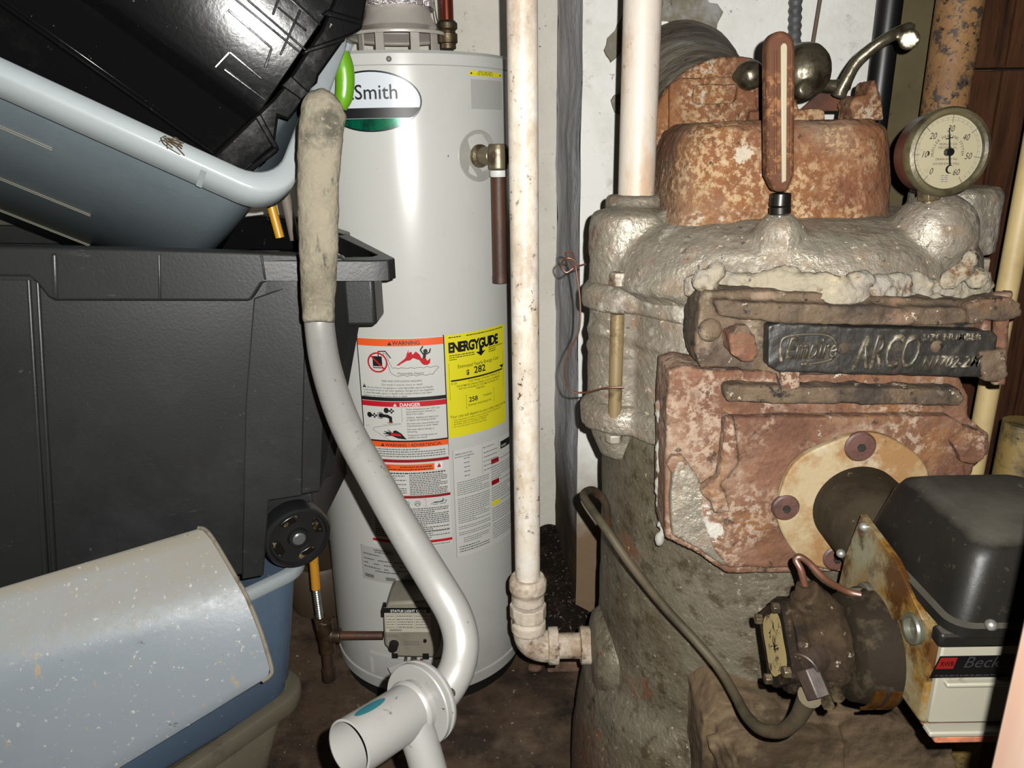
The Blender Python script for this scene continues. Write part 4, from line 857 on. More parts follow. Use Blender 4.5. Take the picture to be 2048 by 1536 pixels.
mb.prism([g3(-.004,.014), g3(.004,.0145), g3(.004,.0155), g3(-.004,.015)], gn*.0008)
for i in range(14):
    a0 = math.radians(50+i*17); a1 = math.radians(50+(i+1)*17); wI = lambda a_: .0042-.0014*math.sin((a_-math.radians(50))/math.radians(238)*math.pi)
    mb.prism([g3(.0046*math.cos(a0), -.0185+.0046*math.sin(a0)), g3(.0046*math.cos(a1), -.0185+.0046*math.sin(a1)), g3(wI(a1)*math.cos(a1), -.0185+wI(a1)*math.sin(a1)), g3(wI(a0)*math.cos(a0), -.0185+wI(a0)*math.sin(a0))], gn*.0008)
ang = math.radians(8)
for i, p_ in enumerate(mb.v):
    r_ = p_-gcn; x_, y_, n_ = r_.dot(gx), r_.dot(gz), r_.dot(gn); mb.v[i] = gcn+gx*(x_*math.cos(ang)-y_*math.sin(ang))+gz*(x_*math.sin(ang)+y_*math.cos(ang))+gn*n_
mb.cyl(g3(0,0,.0), g3(0,0,.0065), .0042)
obj('needle', mb, flat('needle_black', (16,15,14), .85, .35), gt)
zs = [P(1858,y_,Yg+.02) for y_ in (372,400,412,428,440)]
obj('stem', MB().hexnut(zs[1], zs[0], .0135).cyl(zs[2], zs[1], .008), m_brass, gt, bevel=.001)
obj('reducer', MB().hexnut(zs[3], zs[2]+V(0,0,.001), .0155).cyl(zs[4]-V(0,0,.012), zs[3], .011), m_steel, gt, bevel=.0015)
# ------------------------------------------------------------------ oil burner on the door
X0, X1, YA, YB = .335, .56, .508, .655           # housing box
zT, zBt = .893, .795
bt = thing('oil_burner', 'stained cream oil burner with black top cover and dusty pump bolted to the boiler door', 'burner', (.42,.58,zBt))
m_hs = mat('oil_stained_cream_enamel', A(222,216,176,.62), [
    dict(c=A(204,150,56,.62), s=10, lo=.38, hi=.52, a=.95), dict(c=A(124,78,30,.62), s=12, lo=.46, hi=.56), dict(c=A(62,38,20,.62), s=15, lo=.54, hi=.62)], rough=.35, bump=[(40,.3,.002)], spec=.4)
m_clean = mat('cream_enamel_front', A(236,230,206,.66), [dict(c=A(196,160,80,.55), s=13, lo=.60, hi=.68, a=.9)], rough=.35, spec=.4)
m_cover = mat('dusty_black_cover', A(50,48,44,.6), [dict(c=A(74,68,58,.6), s=6, lo=.42, hi=.7, a=.7), dict(t='up', c=A(136,130,116,.6), s=14, lo=.95, hi=1.3, w=.5, r=.7), dict(c=A(140,132,112,.6), s=90, lo=.60, hi=.66, m=(6,.4,.6)), dict(c=A(225,210,180,.6), s=60, lo=.72, hi=.74)], rough=.42, bump=[(90,.25,.001)], spec=.09)  # up layer: dust, plus the grey sheen of the lit top put into the colour
m_dust = mat('dust_caked_iron', A(98,80,60,.68), [dict(c=A(56,46,38,.68), s=14, lo=.44, hi=.6), dict(c=A(140,120,98,.68), s=50, lo=.58, hi=.66, m=(8,.42,.56)), dict(c=A(215,200,175,.68), s=95, lo=.68, hi=.71)], rough=.9, bump=[(60,.8,.003)], spec=.04)
m_tube = mat('brown_grey_tube', A(104,92,74,.78), [dict(c=A(78,64,48,.78), s=8, lo=.45, hi=.62), dict(c=A(60,34,22,.78), s=16, lo=.58, hi=.66), dict(c=A(180,165,140,.78), s=110, lo=.7, hi=.72)], rough=.7, metal=.1, bump=[(50,.4,.002)], spec=.08)
tcn = V(gc.x+.004, .79, gc.z-.004)
obj('blast_tube', MB().cyl(tcn, V(tcn.x, .60, tcn.z), .0515, segs=64), m_tube, bt)
# housing: sheet box, slanted left cheek
h_ = MB().hexa([V(X0,YA,zBt),V(X1,YA,zBt),V(X1,YB-.02,zBt),V(X0,YB-.02,zBt)], [V(X0,YA,zT-.008),V(X1,YA,zT-.008),V(X1,YB,zT+.012),V(X0,YB,zT+.012)])
obj('housing', h_, m_hs, bt, bevel=.005, seg=3)
def quad(pts, th, nrm): return MB().prism([Vector(p) for p in pts], Vector(nrm)*th)
mb = MB().box((X0+.004,YA-.0045,zBt+.006), (X1,YA+.002,zT-.012)); 
mb.box((X0+.010,YA-.010,zBt+.045), (X1,YA,zBt+.049)); mb.box((X0+.002,YA-.012,zBt-.002), (X1,YA,zBt+.003))
fp_ = obj('front_panel', mb, m_clean, bt, bevel=.0015)
obj('oil_tray', MB().box((.345,.50,zBt-.012), (.425,.56,zBt-.004)), m_rusto, bt, bevel=.002)
# left cheek flange towards the boiler
mb = MB().prism([PX(1722,1028,X0-.004), PX(1690,1112,X0-.004), PX(1672,1190,X0-.004), PX(1760,1240,X0-.004), PX(1845,1240,X0-.004), PX(1790,1120,X0-.004)], (.006,0,0))
ck = obj('side_cheek', mb, m_hs, bt, bevel=.0008)
mb = MB()
for px, py in ((1682,1107),(1728,1054)): mb = MB().ball(PX(px,py,X0-.005), .0045); obj('cheek_screw', mb, m_steel, bt)
# cover
def cov(z, i, cr=.016, ov=0):
    x0, x1_ = X0+.003+i, .495-i; y0, y1 = .492+i, .655-i; out = []
    for cx_, cy_, a in ((x1_-cr,y0+cr,-90),(x1_-cr,y1-cr,0),(x0+cr,y1-cr,90),(x0+cr,y0+cr,180)):
        for k in range(7): t_ = math.radians(a+15*k); out.append(V(cx_+cr*math.cos(t_), cy_+cr*math.sin(t_), z))
    return out
zc0 = zT+.002
mb = MB().rings([cov(zc0,-.004,.018), cov(zc0+.008,-.004,.018), cov(zc0+.009,.002), cov(zc0+.055,.012,.02), cov(zc0+.066,.017,.02), cov(zc0+.072,.028,.02)])
cv = obj('transformer_cover', mb, m_cover, bt, sharp=50, label='dusty black box cover on top')
obj('cover_screw', MB().ball(P(1982,1250,.486), .0045), m_steel, cv)
mb = MB().box((X0-.005,YA-.014,zT-.012), (.485,YA,zT+.001)); obj('cover_base', mb, m_cover, bt, bevel=.003)
# sight hole
sg = PX(1833,1257,X0-.001); nrm_ = V(-1,0,0)
sg_ = obj('sight_port', MB().lathe(sg, [(.0115,-.004),(.0135,.004),(.0125,.006),(.0095,.006),(.0090,.001),(.001,.0005)], nrm_, 32), mat('zinc_ring', A(150,150,128,.64), [dict(c=A(80,74,52,.64), s=20, lo=.5, hi=.65)], rough=.4, metal=.3), bt)
# name plate
fn = lambda x, y, h: V(x, YA-.0052-h*.0005, y)
B = Art(fn, bt, 'name_plate'); a0 = P(1858,1356,YA-.005); a1 = P(1880,1312,YA-.005)
pkb = flat('plate_black', (20,18,20), .56, .35); prb = flat('plate_red', (205,36,32), .56, .4); pgb = flat('plate_grey', (84,84,88), .56, .4)
B.poly(pkb, [(a0.x,a0.z),(a0.x+.13,a0.z),(a0.x+.13,a1.z),(a1.x,a1.z)], 0)
r0_ = P(1872,1337,YA-.005); r1_ = P(1912,1314,YA-.005); B.poly(prb, [(r0_.x-.001,r0_.z),(r1_.x-.001,r0_.z),(r1_.x+.001,r1_.z),(r0_.x+.002,r1_.z)], 1)
B.text(pkb, 'RWB', r0_.x+.0022, r0_.z+.003, .0062, 2, bold=.01, width=.78); B.text(pgb, 'Beckett', r1_.x+.006, r0_.z+.001, .015, 1, shear=.3); B.dashes(pgb, r0_.x, a0.z+.002, a0.x+.12, .0012, 1)
B.done('black plate with small red square logo')
# blower drum
dc = PX(1742,1318,.30); dc = V(.29, .590, .812)
ring_m = mat('sooty_drum', A(66,56,44,.66), [dict(c=A(100,86,68,.66), s=40, lo=.52, hi=.62), dict(c=A(24,20,18,.66), s=8, lo=.5, hi=.64)], rough=.8, bump=[(60,.6,.003)], spec=.04)
mb = MB().lathe((X0+.002,dc.y,dc.z), [(.0535,0),(.0535,.014),(.051,.018),(.048,.032),(.042,.036),(.03,.037)], (-1,0,0), 56)
dr = obj('blower_drum', mb, ring_m, bt)
for k_ in range(4):
    mb = MB(); th_ = math.radians(-100-k_*16+30)
    for j in range(7):
        pass
def drum_slot(yo, a0, a1):
    mb = MB(); n = 10; rr_ = .052
    rs = []
    for i in range(n+1):
        a = a0+(a1-a0)*i/n; dvec = V(0,-math.cos(a),math.sin(a)); x_ = X0-.006-yo
        c_ = V(x_, dc.y, dc.z)+dvec*rr_; rs.append([c_+V(-.0045,0,0), c_+V(-.0045,0,0)+dvec*.0028, c_+V(.0045,0,0)+dvec*.0028, c_+V(.0045,0,0)])
    mb.rings(rs); return mb
m_brs = mat('oily_brass', A(180,120,44,.62), [dict(c=A(110,62,28,.62), s=20, lo=.45, hi=.62)], rough=.3, metal=.5)
for yo in (.000, .014): obj('air_vane', drum_slot(yo, math.radians(-52), math.radians(-8)), m_brs, dr)
# pump
pc = V(.262, .592, .814); 
pu = obj('pump_body', MB().lathe((.298,pc.y,pc.z), [(.040,0),(.044,.010),(.040,.022),(.040,.040),(.043,.042),(.043,.050)], (-1,0,0), 40).cyl((.30,pc.y+.005,pc.z+.02), (.235+.03,pc.y+.005,pc.z+.052), .014), m_dust, bt, remesh=.002, disp=.003, dscale=.012)
mb = MB(); n = 4; cpts = []
for i in range(40):
    a = 2*math.pi*i/40; r_ = .036+.009*abs(math.cos(2*(a)))**3; cpts.append(V(.250, pc.y+r_*math.cos(a), pc.z+r_*math.sin(a)))
mb.prism(cpts, (-.009,0,0)); obj('cover_plate', mb, m_dust, pu, bevel=.001)
for i in range(4):
    a = math.pi/2*i; c_ = V(.242, pc.y+.039*math.cos(a), pc.z+.039*math.sin(a)); obj('cover_bolt', MB().hexnut(c_, c_+V(-.007,0,0), .0055), m_brass, pu, bevel=.0006)
mb = MB(); out = []
for i in range(40):
    a = 2*math.pi*i/40; r_ = .0265+.006*abs(math.cos(2*(a)))**2; out.append((r_*math.cos(a), r_*math.sin(a)))
fl_ = lambda x, y, h: V(.2408-h*.0004, pc.y+x, pc.z+y)
m_lab = mat('yellowed_label', A(226,200,134,.85), [dict(c=A(110,90,50,.7), s=50, lo=.56, hi=.64)], rough=.5)
B = Art(fl_, pu, 'pump_label'); B.poly(m_lab, out, 0); rl = random.Random(9)
pkl = flat('label_black', (34,30,26), .7, .5)
for i in range(46):
    a = rl.uniform(0, 6.28); r_ = rl.uniform(0, .022); x_, y_ = r_*math.cos(a), r_*math.sin(a); B.poly(pkl, [(x_+rl.uniform(-.004,.004), y_+rl.uniform(-.004,.004)) for q in range(3)], 1)
B.done('yellowed round label with smudged black print')
# elbow fitting under the pump, bolts and knobs
e0 = P(1612,1330,.555); e1 = P(1640,1395,.535)
obj('oil_elbow', MB().cyl(e0+V(.012,.01,.004), e0+V(-.004,-.004,0), .0145, segs=20).hexnut(e0+V(0,-.004,0), e1, .0115), mat('brown_fitting', A(100,74,54,.66), [dict(c=A(60,44,34,.66), s=20, lo=.45, hi=.6)], rough=.55, metal=.3, bump=[(60,.4,.002)]), bt, bevel=.001)
k0 = P(1672,1335,.56); obj('bleed_port', MB().cyl(k0+V(.01,.012,.004), k0+V(-.002,-.006,-.002), .012, segs=20).cyl(k0+V(-.002,-.0055,-.002), k0+V(-.002,-.0075,-.002), .006), m_dust, bt)
for px, py in ((1672,1380),(1652,1395)): c_ = P(px,py,.545); obj('hex_bolt', MB().hexnut(c_, c_+V(-.002,-.010,0), .0055), m_brass, bt)
# nozzle line and fitting
nf = PX(1738,1188,X0-.004); obj('nozzle_fitting', MB().cyl(nf+V(.003,0,0), nf+V(-.006,-.001,0), .0115, .0115, 24).hexnut(nf+V(-.005,-.001,0), nf+V(-.019,-.002,0), .0078), mat('zinc_fitting', A(165,160,140,.66), [dict(c=A(110,96,70,.66), s=20, lo=.5, hi=.65)], rough=.4, metal=.4), bt, bevel=.001)
m_cu = mat('dull_copper_tube', A(166,108,80,.68), [dict(c=A(120,72,52,.68), s=12, lo=.45, hi=.62)], rough=.45, metal=.3)
mb = MB().tube([P(1610,1172,.598), P(1602,1140,.60), P(1592,1120,.605), P(1600,1114,.605), P(1618,1126,.603), P(1650,1158,.598), PX(1690,1181,X0-.030), PX(1722,1190,X0-.017)], .0032, segs=12)
obj('nozzle_line', mb, m_cu, bt)
p3 = P(1608,1170,.598); obj('line_nut', MB().hexnut(p3, p3+V(-.001,0,-.014), .0075).cyl(p3+V(-.001,0,-.012), p3+V(.0,0,-.035), .010, .014), m_dust, bt)
# fuel line (its own thing)
mb = MB().tube([P(1215,1055,1.02), P(1212,1010,1.00), P(1190,982,.98), P(1170,985,.93), P(1172,1002,.90), P(1212,1058,.84), P(1262,1130,.815), P(1330,1215,.80), P(1390,1280,.78), P(1440,1340,.75), P(1470,1390,.71), P(1492,1430,.67), P(1522,1458,.63), P(1562,1462,.60), P(1592,1440,.575), P(1610,1408,.555), P(1620,1392,.545)], [.0056]*9+[.0056,.0056,.006,.0064,.0068,.0075,.0085,.0105], segs=18)
m_fl = mat('rubber_oil_line', A(112,100,78,.9), [dict(c=A(128,80,54,.85), s=5, lo=.5, hi=.6, a=.8), dict(c=A(70,66,52,.85), s=9, lo=.45, hi=.6, a=.7)], rough=.6, spec=.15)
tag(obj('fuel_line', mb, m_fl), 'brown-grey tube looping diagonally across the boiler front down to the burner pump', 'tube')
# copper wire loops hanging beside the column
mb = MB()
mb.tube([P(1172,528,.975), P(1150,535,.97), P(1132,545,.97), P(1123,528,.97), P(1134,516,.965), P(1150,522,.965), P(1152,540,.965), P(1160,600,.96), P(1158,660,.955), P(1140,700,.955), P(1128,740,.955), P(1140,780,.955), P(1170,785,.95), P(1210,776,.93), P(1250,774,.925)], .0013, segs=8)
mb.tube([P(1152,540,.965), P(1140,525,.965), P(1130,505,.965), P(1145,505,.965), P(1150,530,.965)], .0013, segs=8)
tag(obj('copper_wire', mb, flat('copper_wire_brown', (120,78,58), 1.0, .4, .4)), 'thin looped copper wire hanging left of the boiler column', 'wire')
# door post right next to the camera
xp = P(1974,1536,.262).x; post = MB().box((xp,.235,0), (xp+.09,.262,2.0))
tag(obj('door_post', post, mat('bare_pine', A(254,222,200,.5), [dict(c=A(250,200,170,.5), s=6, lo=.4, hi=.7, st=(6,6,.4))], rough=.7, spec=.05), bevel=.003), 'blurred pale wooden post close at the bottom right corner', 'post')
# ------------------------------------------------------------------ storage totes on the left
def lerp(a, b, t): return a+(b-a)*t
m_bt = mat('scuffed_black_plastic', A(44,45,45,1.15), [
    dict(c=A(70,72,74,1.15), s=3, lo=.5, hi=.8, a=.7), dict(c=A(28,29,29,1.15), s=5, lo=.5, hi=.7, a=.6), dict(c=A(120,120,118,1.15), s=90, lo=.71, hi=.75, m=(5,.4,.6)),
    dict(c=A(100,100,98,1.15), s=26, lo=.66, hi=.74, st=(.5,1,2), m=(4,.45,.6), a=.6)], rough=.42, bump=[(220,.25,.001)], spec=.45)
bk = thing('wheeled_tote', 'large scuffed black wheeled storage tote under the tilted clear tote', 'storage tote', (-.7,1.3,.56))
def ringz(pts, z): return [V(p.x, p.y, z) for p in pts]
YL = 1.03
F1 = P(612,560,1.12); FL = P(-420,560,YL); z1 = F1.z
def rt(z, x612, x738, y2=1.20, lx=-1.12, ly=1.00):      # outline of the body at one height
    return [V(lx,ly,z), V(x612-.02,1.113,z), V(x612,1.12,z), V(x612+.03,1.135,z), V(x738-.008,y2-.012,z), V(x738,y2,z), V(x738-.005,y2+.02,z), V(x738-.20,y2+.36,z), V(lx-.1,y2+.30,z)]
T = P(612,560,1.12); Bm = P(602,995,1.13); T2 = P(740,560,1.2); B2 = P(668,1000,1.2)
zr = P(700,556,1.14).z
TL = lambda q: V(q.x, q.y, q.z+max(0, (P(790,517,1.12).x-q.x))*.040)      # the tote sits a little higher at its left end
def tilt(mb):
    mb.v = [TL(q) for q in mb.v]; return mb
z0b = P(526,1156,1.12).z; xb = P(527,1150,1.12).x; xt = P(560,560,1.12).x
lo_ = lambda z, x: [V(-1.10,1.0,z), V(x-.015,1.113,z), V(x,1.122,z), V(x-.01,1.16,z), V(x-.10,1.5,z), V(-1.2,1.5,z)]
mb = MB().rings([lo_(z0b,xb-.004), lo_(z0b+.006,xb), lo_(zr,xt)], True, True, False)
def rt2(z, x612, x738): r_ = rt(z, x612, x738); r_[0] = V(x612-.12,1.112,z); r_[-1] = V(x612-.12,1.5,z); return r_
mb.rings([rt2(Bm.z, Bm.x, B2.x), rt2(zr, T.x, T2.x)], True, True, False); tilt(mb)
body = obj('body', mb, m_bt, bk, bevel=.006, bang=50, sharp=40)
# grooves and panel steps
mb = MB()
def front(px, py, lift=.0):
    d = ray(px, py); A0 = V(-1.12,1.00,0); A1 = V(T.x,1.12,0); u = (A1-A0).normalized(); nn = V(u.y, -u.x, 0)
    t_ = (A0-O_).dot(nn)/d.dot(nn); return O_+d*t_+nn*lift
NF = V((V(T.x,1.12,0)-V(-1.12,1.0,0)).normalized().y, -(V(T.x,1.12,0)-V(-1.12,1.0,0)).normalized().x, 0)
def fprism(mb, pts, lift, th): mb.prism([front(x, y, lift) for x, y in pts], -NF*th); return mb
fprism(mb, [(54,545),(62,545),(100,1180),(88,1180)], .005, .01); fprism(mb, [(72,545),(80,545),(116,1180),(106,1180)], .005, .01)
obj('rib', mb, m_bt, bk, bevel=.003)
mb = MB(); fprism(mb, [(508,596),(612,560),(604,990),(538,1000),(527,1150),(484,1158),(492,800)], .0025, .006)
obj('corner_panel', mb, m_bt, bk, bevel=.002)
mb = MB(); fprism(mb, [(-420,492),(0,486),(300,492),(470,497),(612,503),(690,508),(700,556),(545,553),(531,560),(512,590),(505,593),(132,592),(118,584),(96,556),(80,545),(-420,542)], .037, .030)
obj('handle_panel', mb, m_bt, bk, bevel=.004, seg=3)
mb = MB()
fprism(mb, [(124,500),(136,500),(139,588),(128,588)], .040, .006); obj('handle_rib', mb, m_bt, bk, bevel=.003); mb = MB(); fprism(mb, [(330,500),(336,500),(338,590),(331,590)], .0385, .006); obj('handle_rib', mb, m_bt, bk, bevel=.003); mb = MB(); fprism(mb, [(528,500),(533,500),(541,552),(536,552)], .0385, .006)
obj('handle_rib', mb, m_bt, bk, bevel=.003)
# rim around the opening
zr2 = P(790,517,1.12).z; xr_ = P(791,530,1.13).x
def rimr(z, g=0): return [V(-1.14,.98+g,z), V(xr_-.03-g,1.094+g,z), V(xr_-.006-g,1.104+g,z), V(xr_-g,1.125+g,z), V(xr_-.13-g,1.42,z), V(xr_-.16-g,1.46-g,z), V(-1.2,1.42-g,z)]
mb = MB(); o1, o2, i2, i1 = rimr(zr2-.030), rimr(zr2), rimr(zr2,.030), rimr(zr2-.030,.030)
mb.rings([o1,o2,i2,i1,o1], True, False, False); tilt(mb); obj('rim', mb, m_bt, bk, bevel=.004, bang=50, sharp=50)
lg = P(700,560,1.15); mb = MB().box((P(690,600,1.17).x,1.16,P(700,650,1.17).z), (P(752,600,1.17).x,1.24,zr2-.012)); obj('rim_lug', mb, m_bt, bk, bevel=.006)
mb = MB().box((-.62,1.19,z0b+.03), (B2.x-.035,1.46,Bm.z+.03)); obj('wheel_well', tilt(mb), m_bt, bk, bevel=.004)
# wheel
m_wh = mat('black_wheel_plastic', A(36,37,38,1.15), [dict(c=A(96,96,96,1.15), s=12, lo=.6, hi=.75, a=.5)], rough=.3, spec=.5)
wc = P(592,1068,1.155); wn = Vector((.52,-.85,-.06)).normalized()
wh = obj('wheel', MB().lathe(wc-wn*.020, [(.02,0),(.054,.0),(.058,.004),(.058,.030),(.055,.036),(.050,.037),(.0475,.031),(.030,.028),(.018,.030),(.016,.037),(.012,.038)], wn, 56), m_wh, bk)
e1_ = V(0,0,1).cross(wn).normalized(); e2_ = wn.cross(e1_)
for i in range(4):
    a = math.radians(20+90*i); c_ = wc+wn*.0105; mb = MB(); q = []
    for k in range(9): b_ = a+math.radians(-24+6*k); q.append(c_+(e1_*math.cos(b_)+e2_*math.sin(b_))*.043)
    q.append(c_+(e1_*math.cos(a+.33)+e2_*math.sin(a+.33))*.031); q.append(c_+(e1_*math.cos(a-.33)+e2_*math.sin(a-.33))*.031)
    mb.prism(q, wn*.0025); obj('wheel_window', mb, mat('wheel_recess', A(20,19,17,1.15), [dict(c=A(150,130,100,1.15), s=40, lo=.55, hi=.62)], rough=.25), wh, bevel=.001)
obj('axle_cap', MB().lathe(wc+wn*.015, [(.0115,0),(.0115,.004),(.009,.006),(.001,.0065)], wn, 24), flat('axle_grey', (140,142,146), 1.15, .35, .5), wh)
# --- clear tilted tote
m_cl = mat('milky_clear_plastic', A(214,224,226,1.08), [dict(c=A(180,192,198,1.08), s=4, lo=.45, hi=.7, a=.6), dict(c=A(225,232,236,1.02), s=10, lo=.58, hi=.72, st=(.4,1,1), a=.5)], rough=.22, spec=.5, trans=.10)
m_cb = mat('blue_grey_clear_body', A(152,168,176,1.2), [dict(c=A(170,182,188,1.2), s=3, lo=.45, hi=.7, a=.6), dict(c=A(130,146,156,1.2), s=8, lo=.5, hi=.7, a=.4), dict(c=A(200,200,196,1.05), s=90, lo=.72, hi=.75)], rough=.35, bump=[(200,.2,.001)], spec=.4)
Cc = P(575,412,1.02); Lc = P(0,150,.93); Rc = P(722,95,1.24)
e1 = (Lc-Cc).normalized(); e2 = (Rc-Cc); e2 = (e2-e1*e2.dot(e1)).normalized(); nn = e1.cross(e2).normalized(); nn = nn if nn.z > 0 else -nn
ct = thing('clear_tote', 'tilted clear blue-grey storage tote with milky rim holding the black crate', 'storage tote', tuple(Cc))
LX, LY = .78, .36
def rr_path(g, cr, n=8):        # rounded rectangle in the rim plane, g = inset
    out = []
    for cx_, cy_, a in ((g+cr,g+cr,180),(LX-g-cr,g+cr,270),(LX-g-cr,LY-g-cr,0),(g+cr,LY-g-cr,90)):
        for i in range(n+1): t_ = math.radians(a+90*i/n); out.append((cx_+cr*math.cos(t_), cy_+cr*math.sin(t_)))
    return out
def rp(g, cr, h): return [Cc+e1*x+e2*y+nn*h for x, y in rr_path(g, cr)]
mb = MB(); mb.rings([rp(.004,.06,-.050), rp(.0,.06,-.044), rp(.0,.06,-.004), rp(.004,.058,.0), rp(.022,.05,.0), rp(.026,.048,-.004), rp(.026,.048,-.05)], True, False, False)
obj('rim', mb, m_cl, ct, sharp=60, solid=.002)
mb = MB(); mb.rings([rp(.024,.05,-.008), rp(.026,.05,-.04), rp(.065,.06,-.50), rp(.08,.05,-.512)], True, False, True)
obj('body', mb, m_cb, ct, sharp=60)
m_line = mat('pale_moulding_line', A(170,164,148,1.05), rough=.4)
mb = MB()
for hh, xs_ in ((.165,.30), (.33,.25), (.455,.25)):
    for k in (0, .006):
        rs = []
        g_ = .026+(.065-.026)*(hh+k-.04)/.46
        mb.tube([Cc+e1*xs_+e2*(g_-.0005)-nn*(hh+k), Cc+e1*.70+e2*(g_-.0005)-nn*(hh+k)], .0007, segs=6, smooth=0)
obj('moulding_line', mb, m_line, ct)
mb = MB().hexa([Cc+e1*.105+e2*-.0025-nn*.042, Cc+e1*.112+e2*-.0025-nn*.042, Cc+e1*.112+e2*.002-nn*.042, Cc+e1*.105+e2*.002-nn*.042], [Cc+e1*.105+e2*-.0025-nn*.002, Cc+e1*.112+e2*-.0025-nn*.002, Cc+e1*.112+e2*.002-nn*.002, Cc+e1*.105+e2*.002-nn*.002])
obj('rim_rib', mb, m_cl, ct)
m_gr = mat('lime_green_plastic', A(112,176,30,1.25), rough=.3, spec=.5)
gy = 1.235
obj('green_latch', MB().tube([P(681,106,gy), P(688,135,gy), P(690,165,gy), P(687,195,gy), P(680,215,gy)], [.013,.0150,.0150,.0140,.010], segs=16), m_gr, ct)
obj('latch_post', MB().tube([P(690,80,gy+.02), P(676,120,gy+.025), P(668,160,gy+.025), P(664,200,gy+.02)], .015, segs=14), m_cl, ct)
obj('black_cord', MB().tube([P(640,118,1.24), P(652,122,1.235), P(658,140,1.235), P(657,190,1.235), P(655,215,1.235)], .0026, segs=8), m_wh, ct)
# --- black crate lying in the clear tote
m_gl = mat('glossy_black_plastic', A(22,22,23,1.1), [dict(c=A(46,44,40,1.1), s=7, lo=.52, hi=.7, a=.6, r=.35), dict(c=A(190,185,170,1.1), s=90, lo=.72, hi=.74), dict(c=A(120,112,98,1.1), s=18, lo=.66, hi=.74, st=(1,3,1), a=.5, m=(5,.45,.6))], rough=.14, bump=[(10,.06,.004),(150,.15,.0006)], spec=.12)
kn = -ray(425,95).normalized(); kp = P(495,60,1.13)
def K(px, py, lift=0): d = ray(px, py); t_ = (kp-O_).dot(kn)/d.dot(kn); return O_+d*t_+kn*lift
kr = thing('black_crate', 'glossy black plastic crate lying tilted inside the clear tote at top left', 'crate', tuple(K(470,300,-.05)))
k1 = (K(510,235)-K(190,0)).normalized(); k2 = kn.cross(k1).normalized(); k2 = k2 if (K(600,0)-K(510,235)).dot(k2) > 0 else -k2
a0 = K(512,237)
prof = [(.42,-.20),(.42,-.004),(.40,0),(.02,0),(.008,-.002),(.0,-.009),(-.012,-.022),(-.075,-.040),(-.078,-.036),(-.082,-.036),(-.084,-.043),(-.15,-.060),(-.165,-.075),(-.20,-.20)]
ends = [[a0-k1*.62+k2*s_*.9+kn*(h_-.01) for s_, h_ in prof], [a0+k1*.0+k2*s_+kn*h_ for s_, h_ in prof]]
obj('crate_body', MB().rings(ends), m_gl, kr, sharp=25, bevel=.0035, bang=15)
def kpr(mb, pts, lift, th): mb.prism([K(x, y, lift) for x, y in pts], -kn*th); return mb
mb = MB(); kpr(mb, [(404,332),(508,232),(545,196),(570,166),(600,120),(640,60),(690,-60),(740,-60),(722,60),(690,76),(636,152),(633,166),(577,240),(556,232),(548,292),(520,314),(492,345),(470,352),(420,350)], .012, .10)
obj('crate_rim', mb, m_gl, kr, bevel=.004, bang=30)
mb = MB(); kpr(mb, [(468,352),(548,290),(556,298),(485,356)], .018, .05); kpr(mb, [(508,232),(520,225),(558,296),(548,300)], .016, .02); kpr(mb, [(560,170),(580,150),(640,205),(628,218)], .0155, .02)
kpr(mb, [(600,110),(612,96),(690,70),(686,84)], .0155, .02); kpr(mb, [(640,30),(652,20),(722,40),(720,52)], .0155, .02)
obj('rim_rib', mb, m_gl, kr, bevel=.002)
mb = MB()
def bar(x0, y0, x1, y1, wd=.0016, hgt=.006):
    a, b = K(x0, y0), K(x1, y1); s_ = (b-a).normalized().cross(kn)*wd; mb.hexa([a-s_, b-s_, b+s_, a+s_], [a-s_+kn*hgt, b-s_+kn*hgt, b+s_+kn*hgt, a+s_+kn*hgt])
for l in ((456,20,543,96),(448,-20,600,105),(459,104,524,158),(448,138,531,200),(495,0,620,108),(555,15,612,62),(575,-10,640,50),(459,104,430,135),(543,96,530,135),(600,20,560,110),(560,-10,545,30)): bar(*l)
obj('grid_rib', mb, m_gl, kr, bevel=.0008)
# dried stems caught on the rim
mb = MB(); rs_ = random.Random(4)
for i in range(9):
    x0_ = 318+rs_.uniform(0,20); mb.tube([P(x0_,280+rs_.uniform(-6,8),.965), P(x0_+rs_.uniform(5,18),270+rs_.uniform(0,20),.955), P(x0_+rs_.uniform(10,45),285+rs_.uniform(0,30),.96)], .00055, segs=5, smooth=4)
tag(obj('dried_stems', mb, flat('straw', (120,98,66), 1.0)), 'small tuft of dried brown stems caught on the clear tote rim', 'dried plant')
# things inside the black tote
mb = MB().slab([(425,500),(440,462),(470,438),(520,432),(600,440),(690,470),(690,500)], 1.40, .05)
tr = tag(obj('black_tray', mb, m_gl, bevel=.003), 'glossy black ribbed tray standing inside the wheeled tote behind the clear tote', 'tray')
mb = MB(); 
for x_ in (532,556,590): mb.cyl(P(x_,445,1.398), P(x_-3,490,1.398), .002, segs=8)
mb.cyl(P(520,443,1.398), P(600,452,1.398), .002, segs=8); obj('tray_rib', mb, m_gl, tr)
tag(obj('yellow_handle', MB().cyl(P(560,475,1.345), P(534,380,1.345), .008, segs=16), mat('yellow_plastic', A(206,150,30,1.4), rough=.4)), 'short yellow tool handle sticking out of the black tote', 'handle')
tag(obj('grey_stick', MB().cyl(P(590,480,1.355), P(566,370,1.355), .009, segs=16), mat('grey_stick_wood', A(120,110,98,1.4), rough=.7)), 'grey stick beside the yellow tool handle', 'stick')
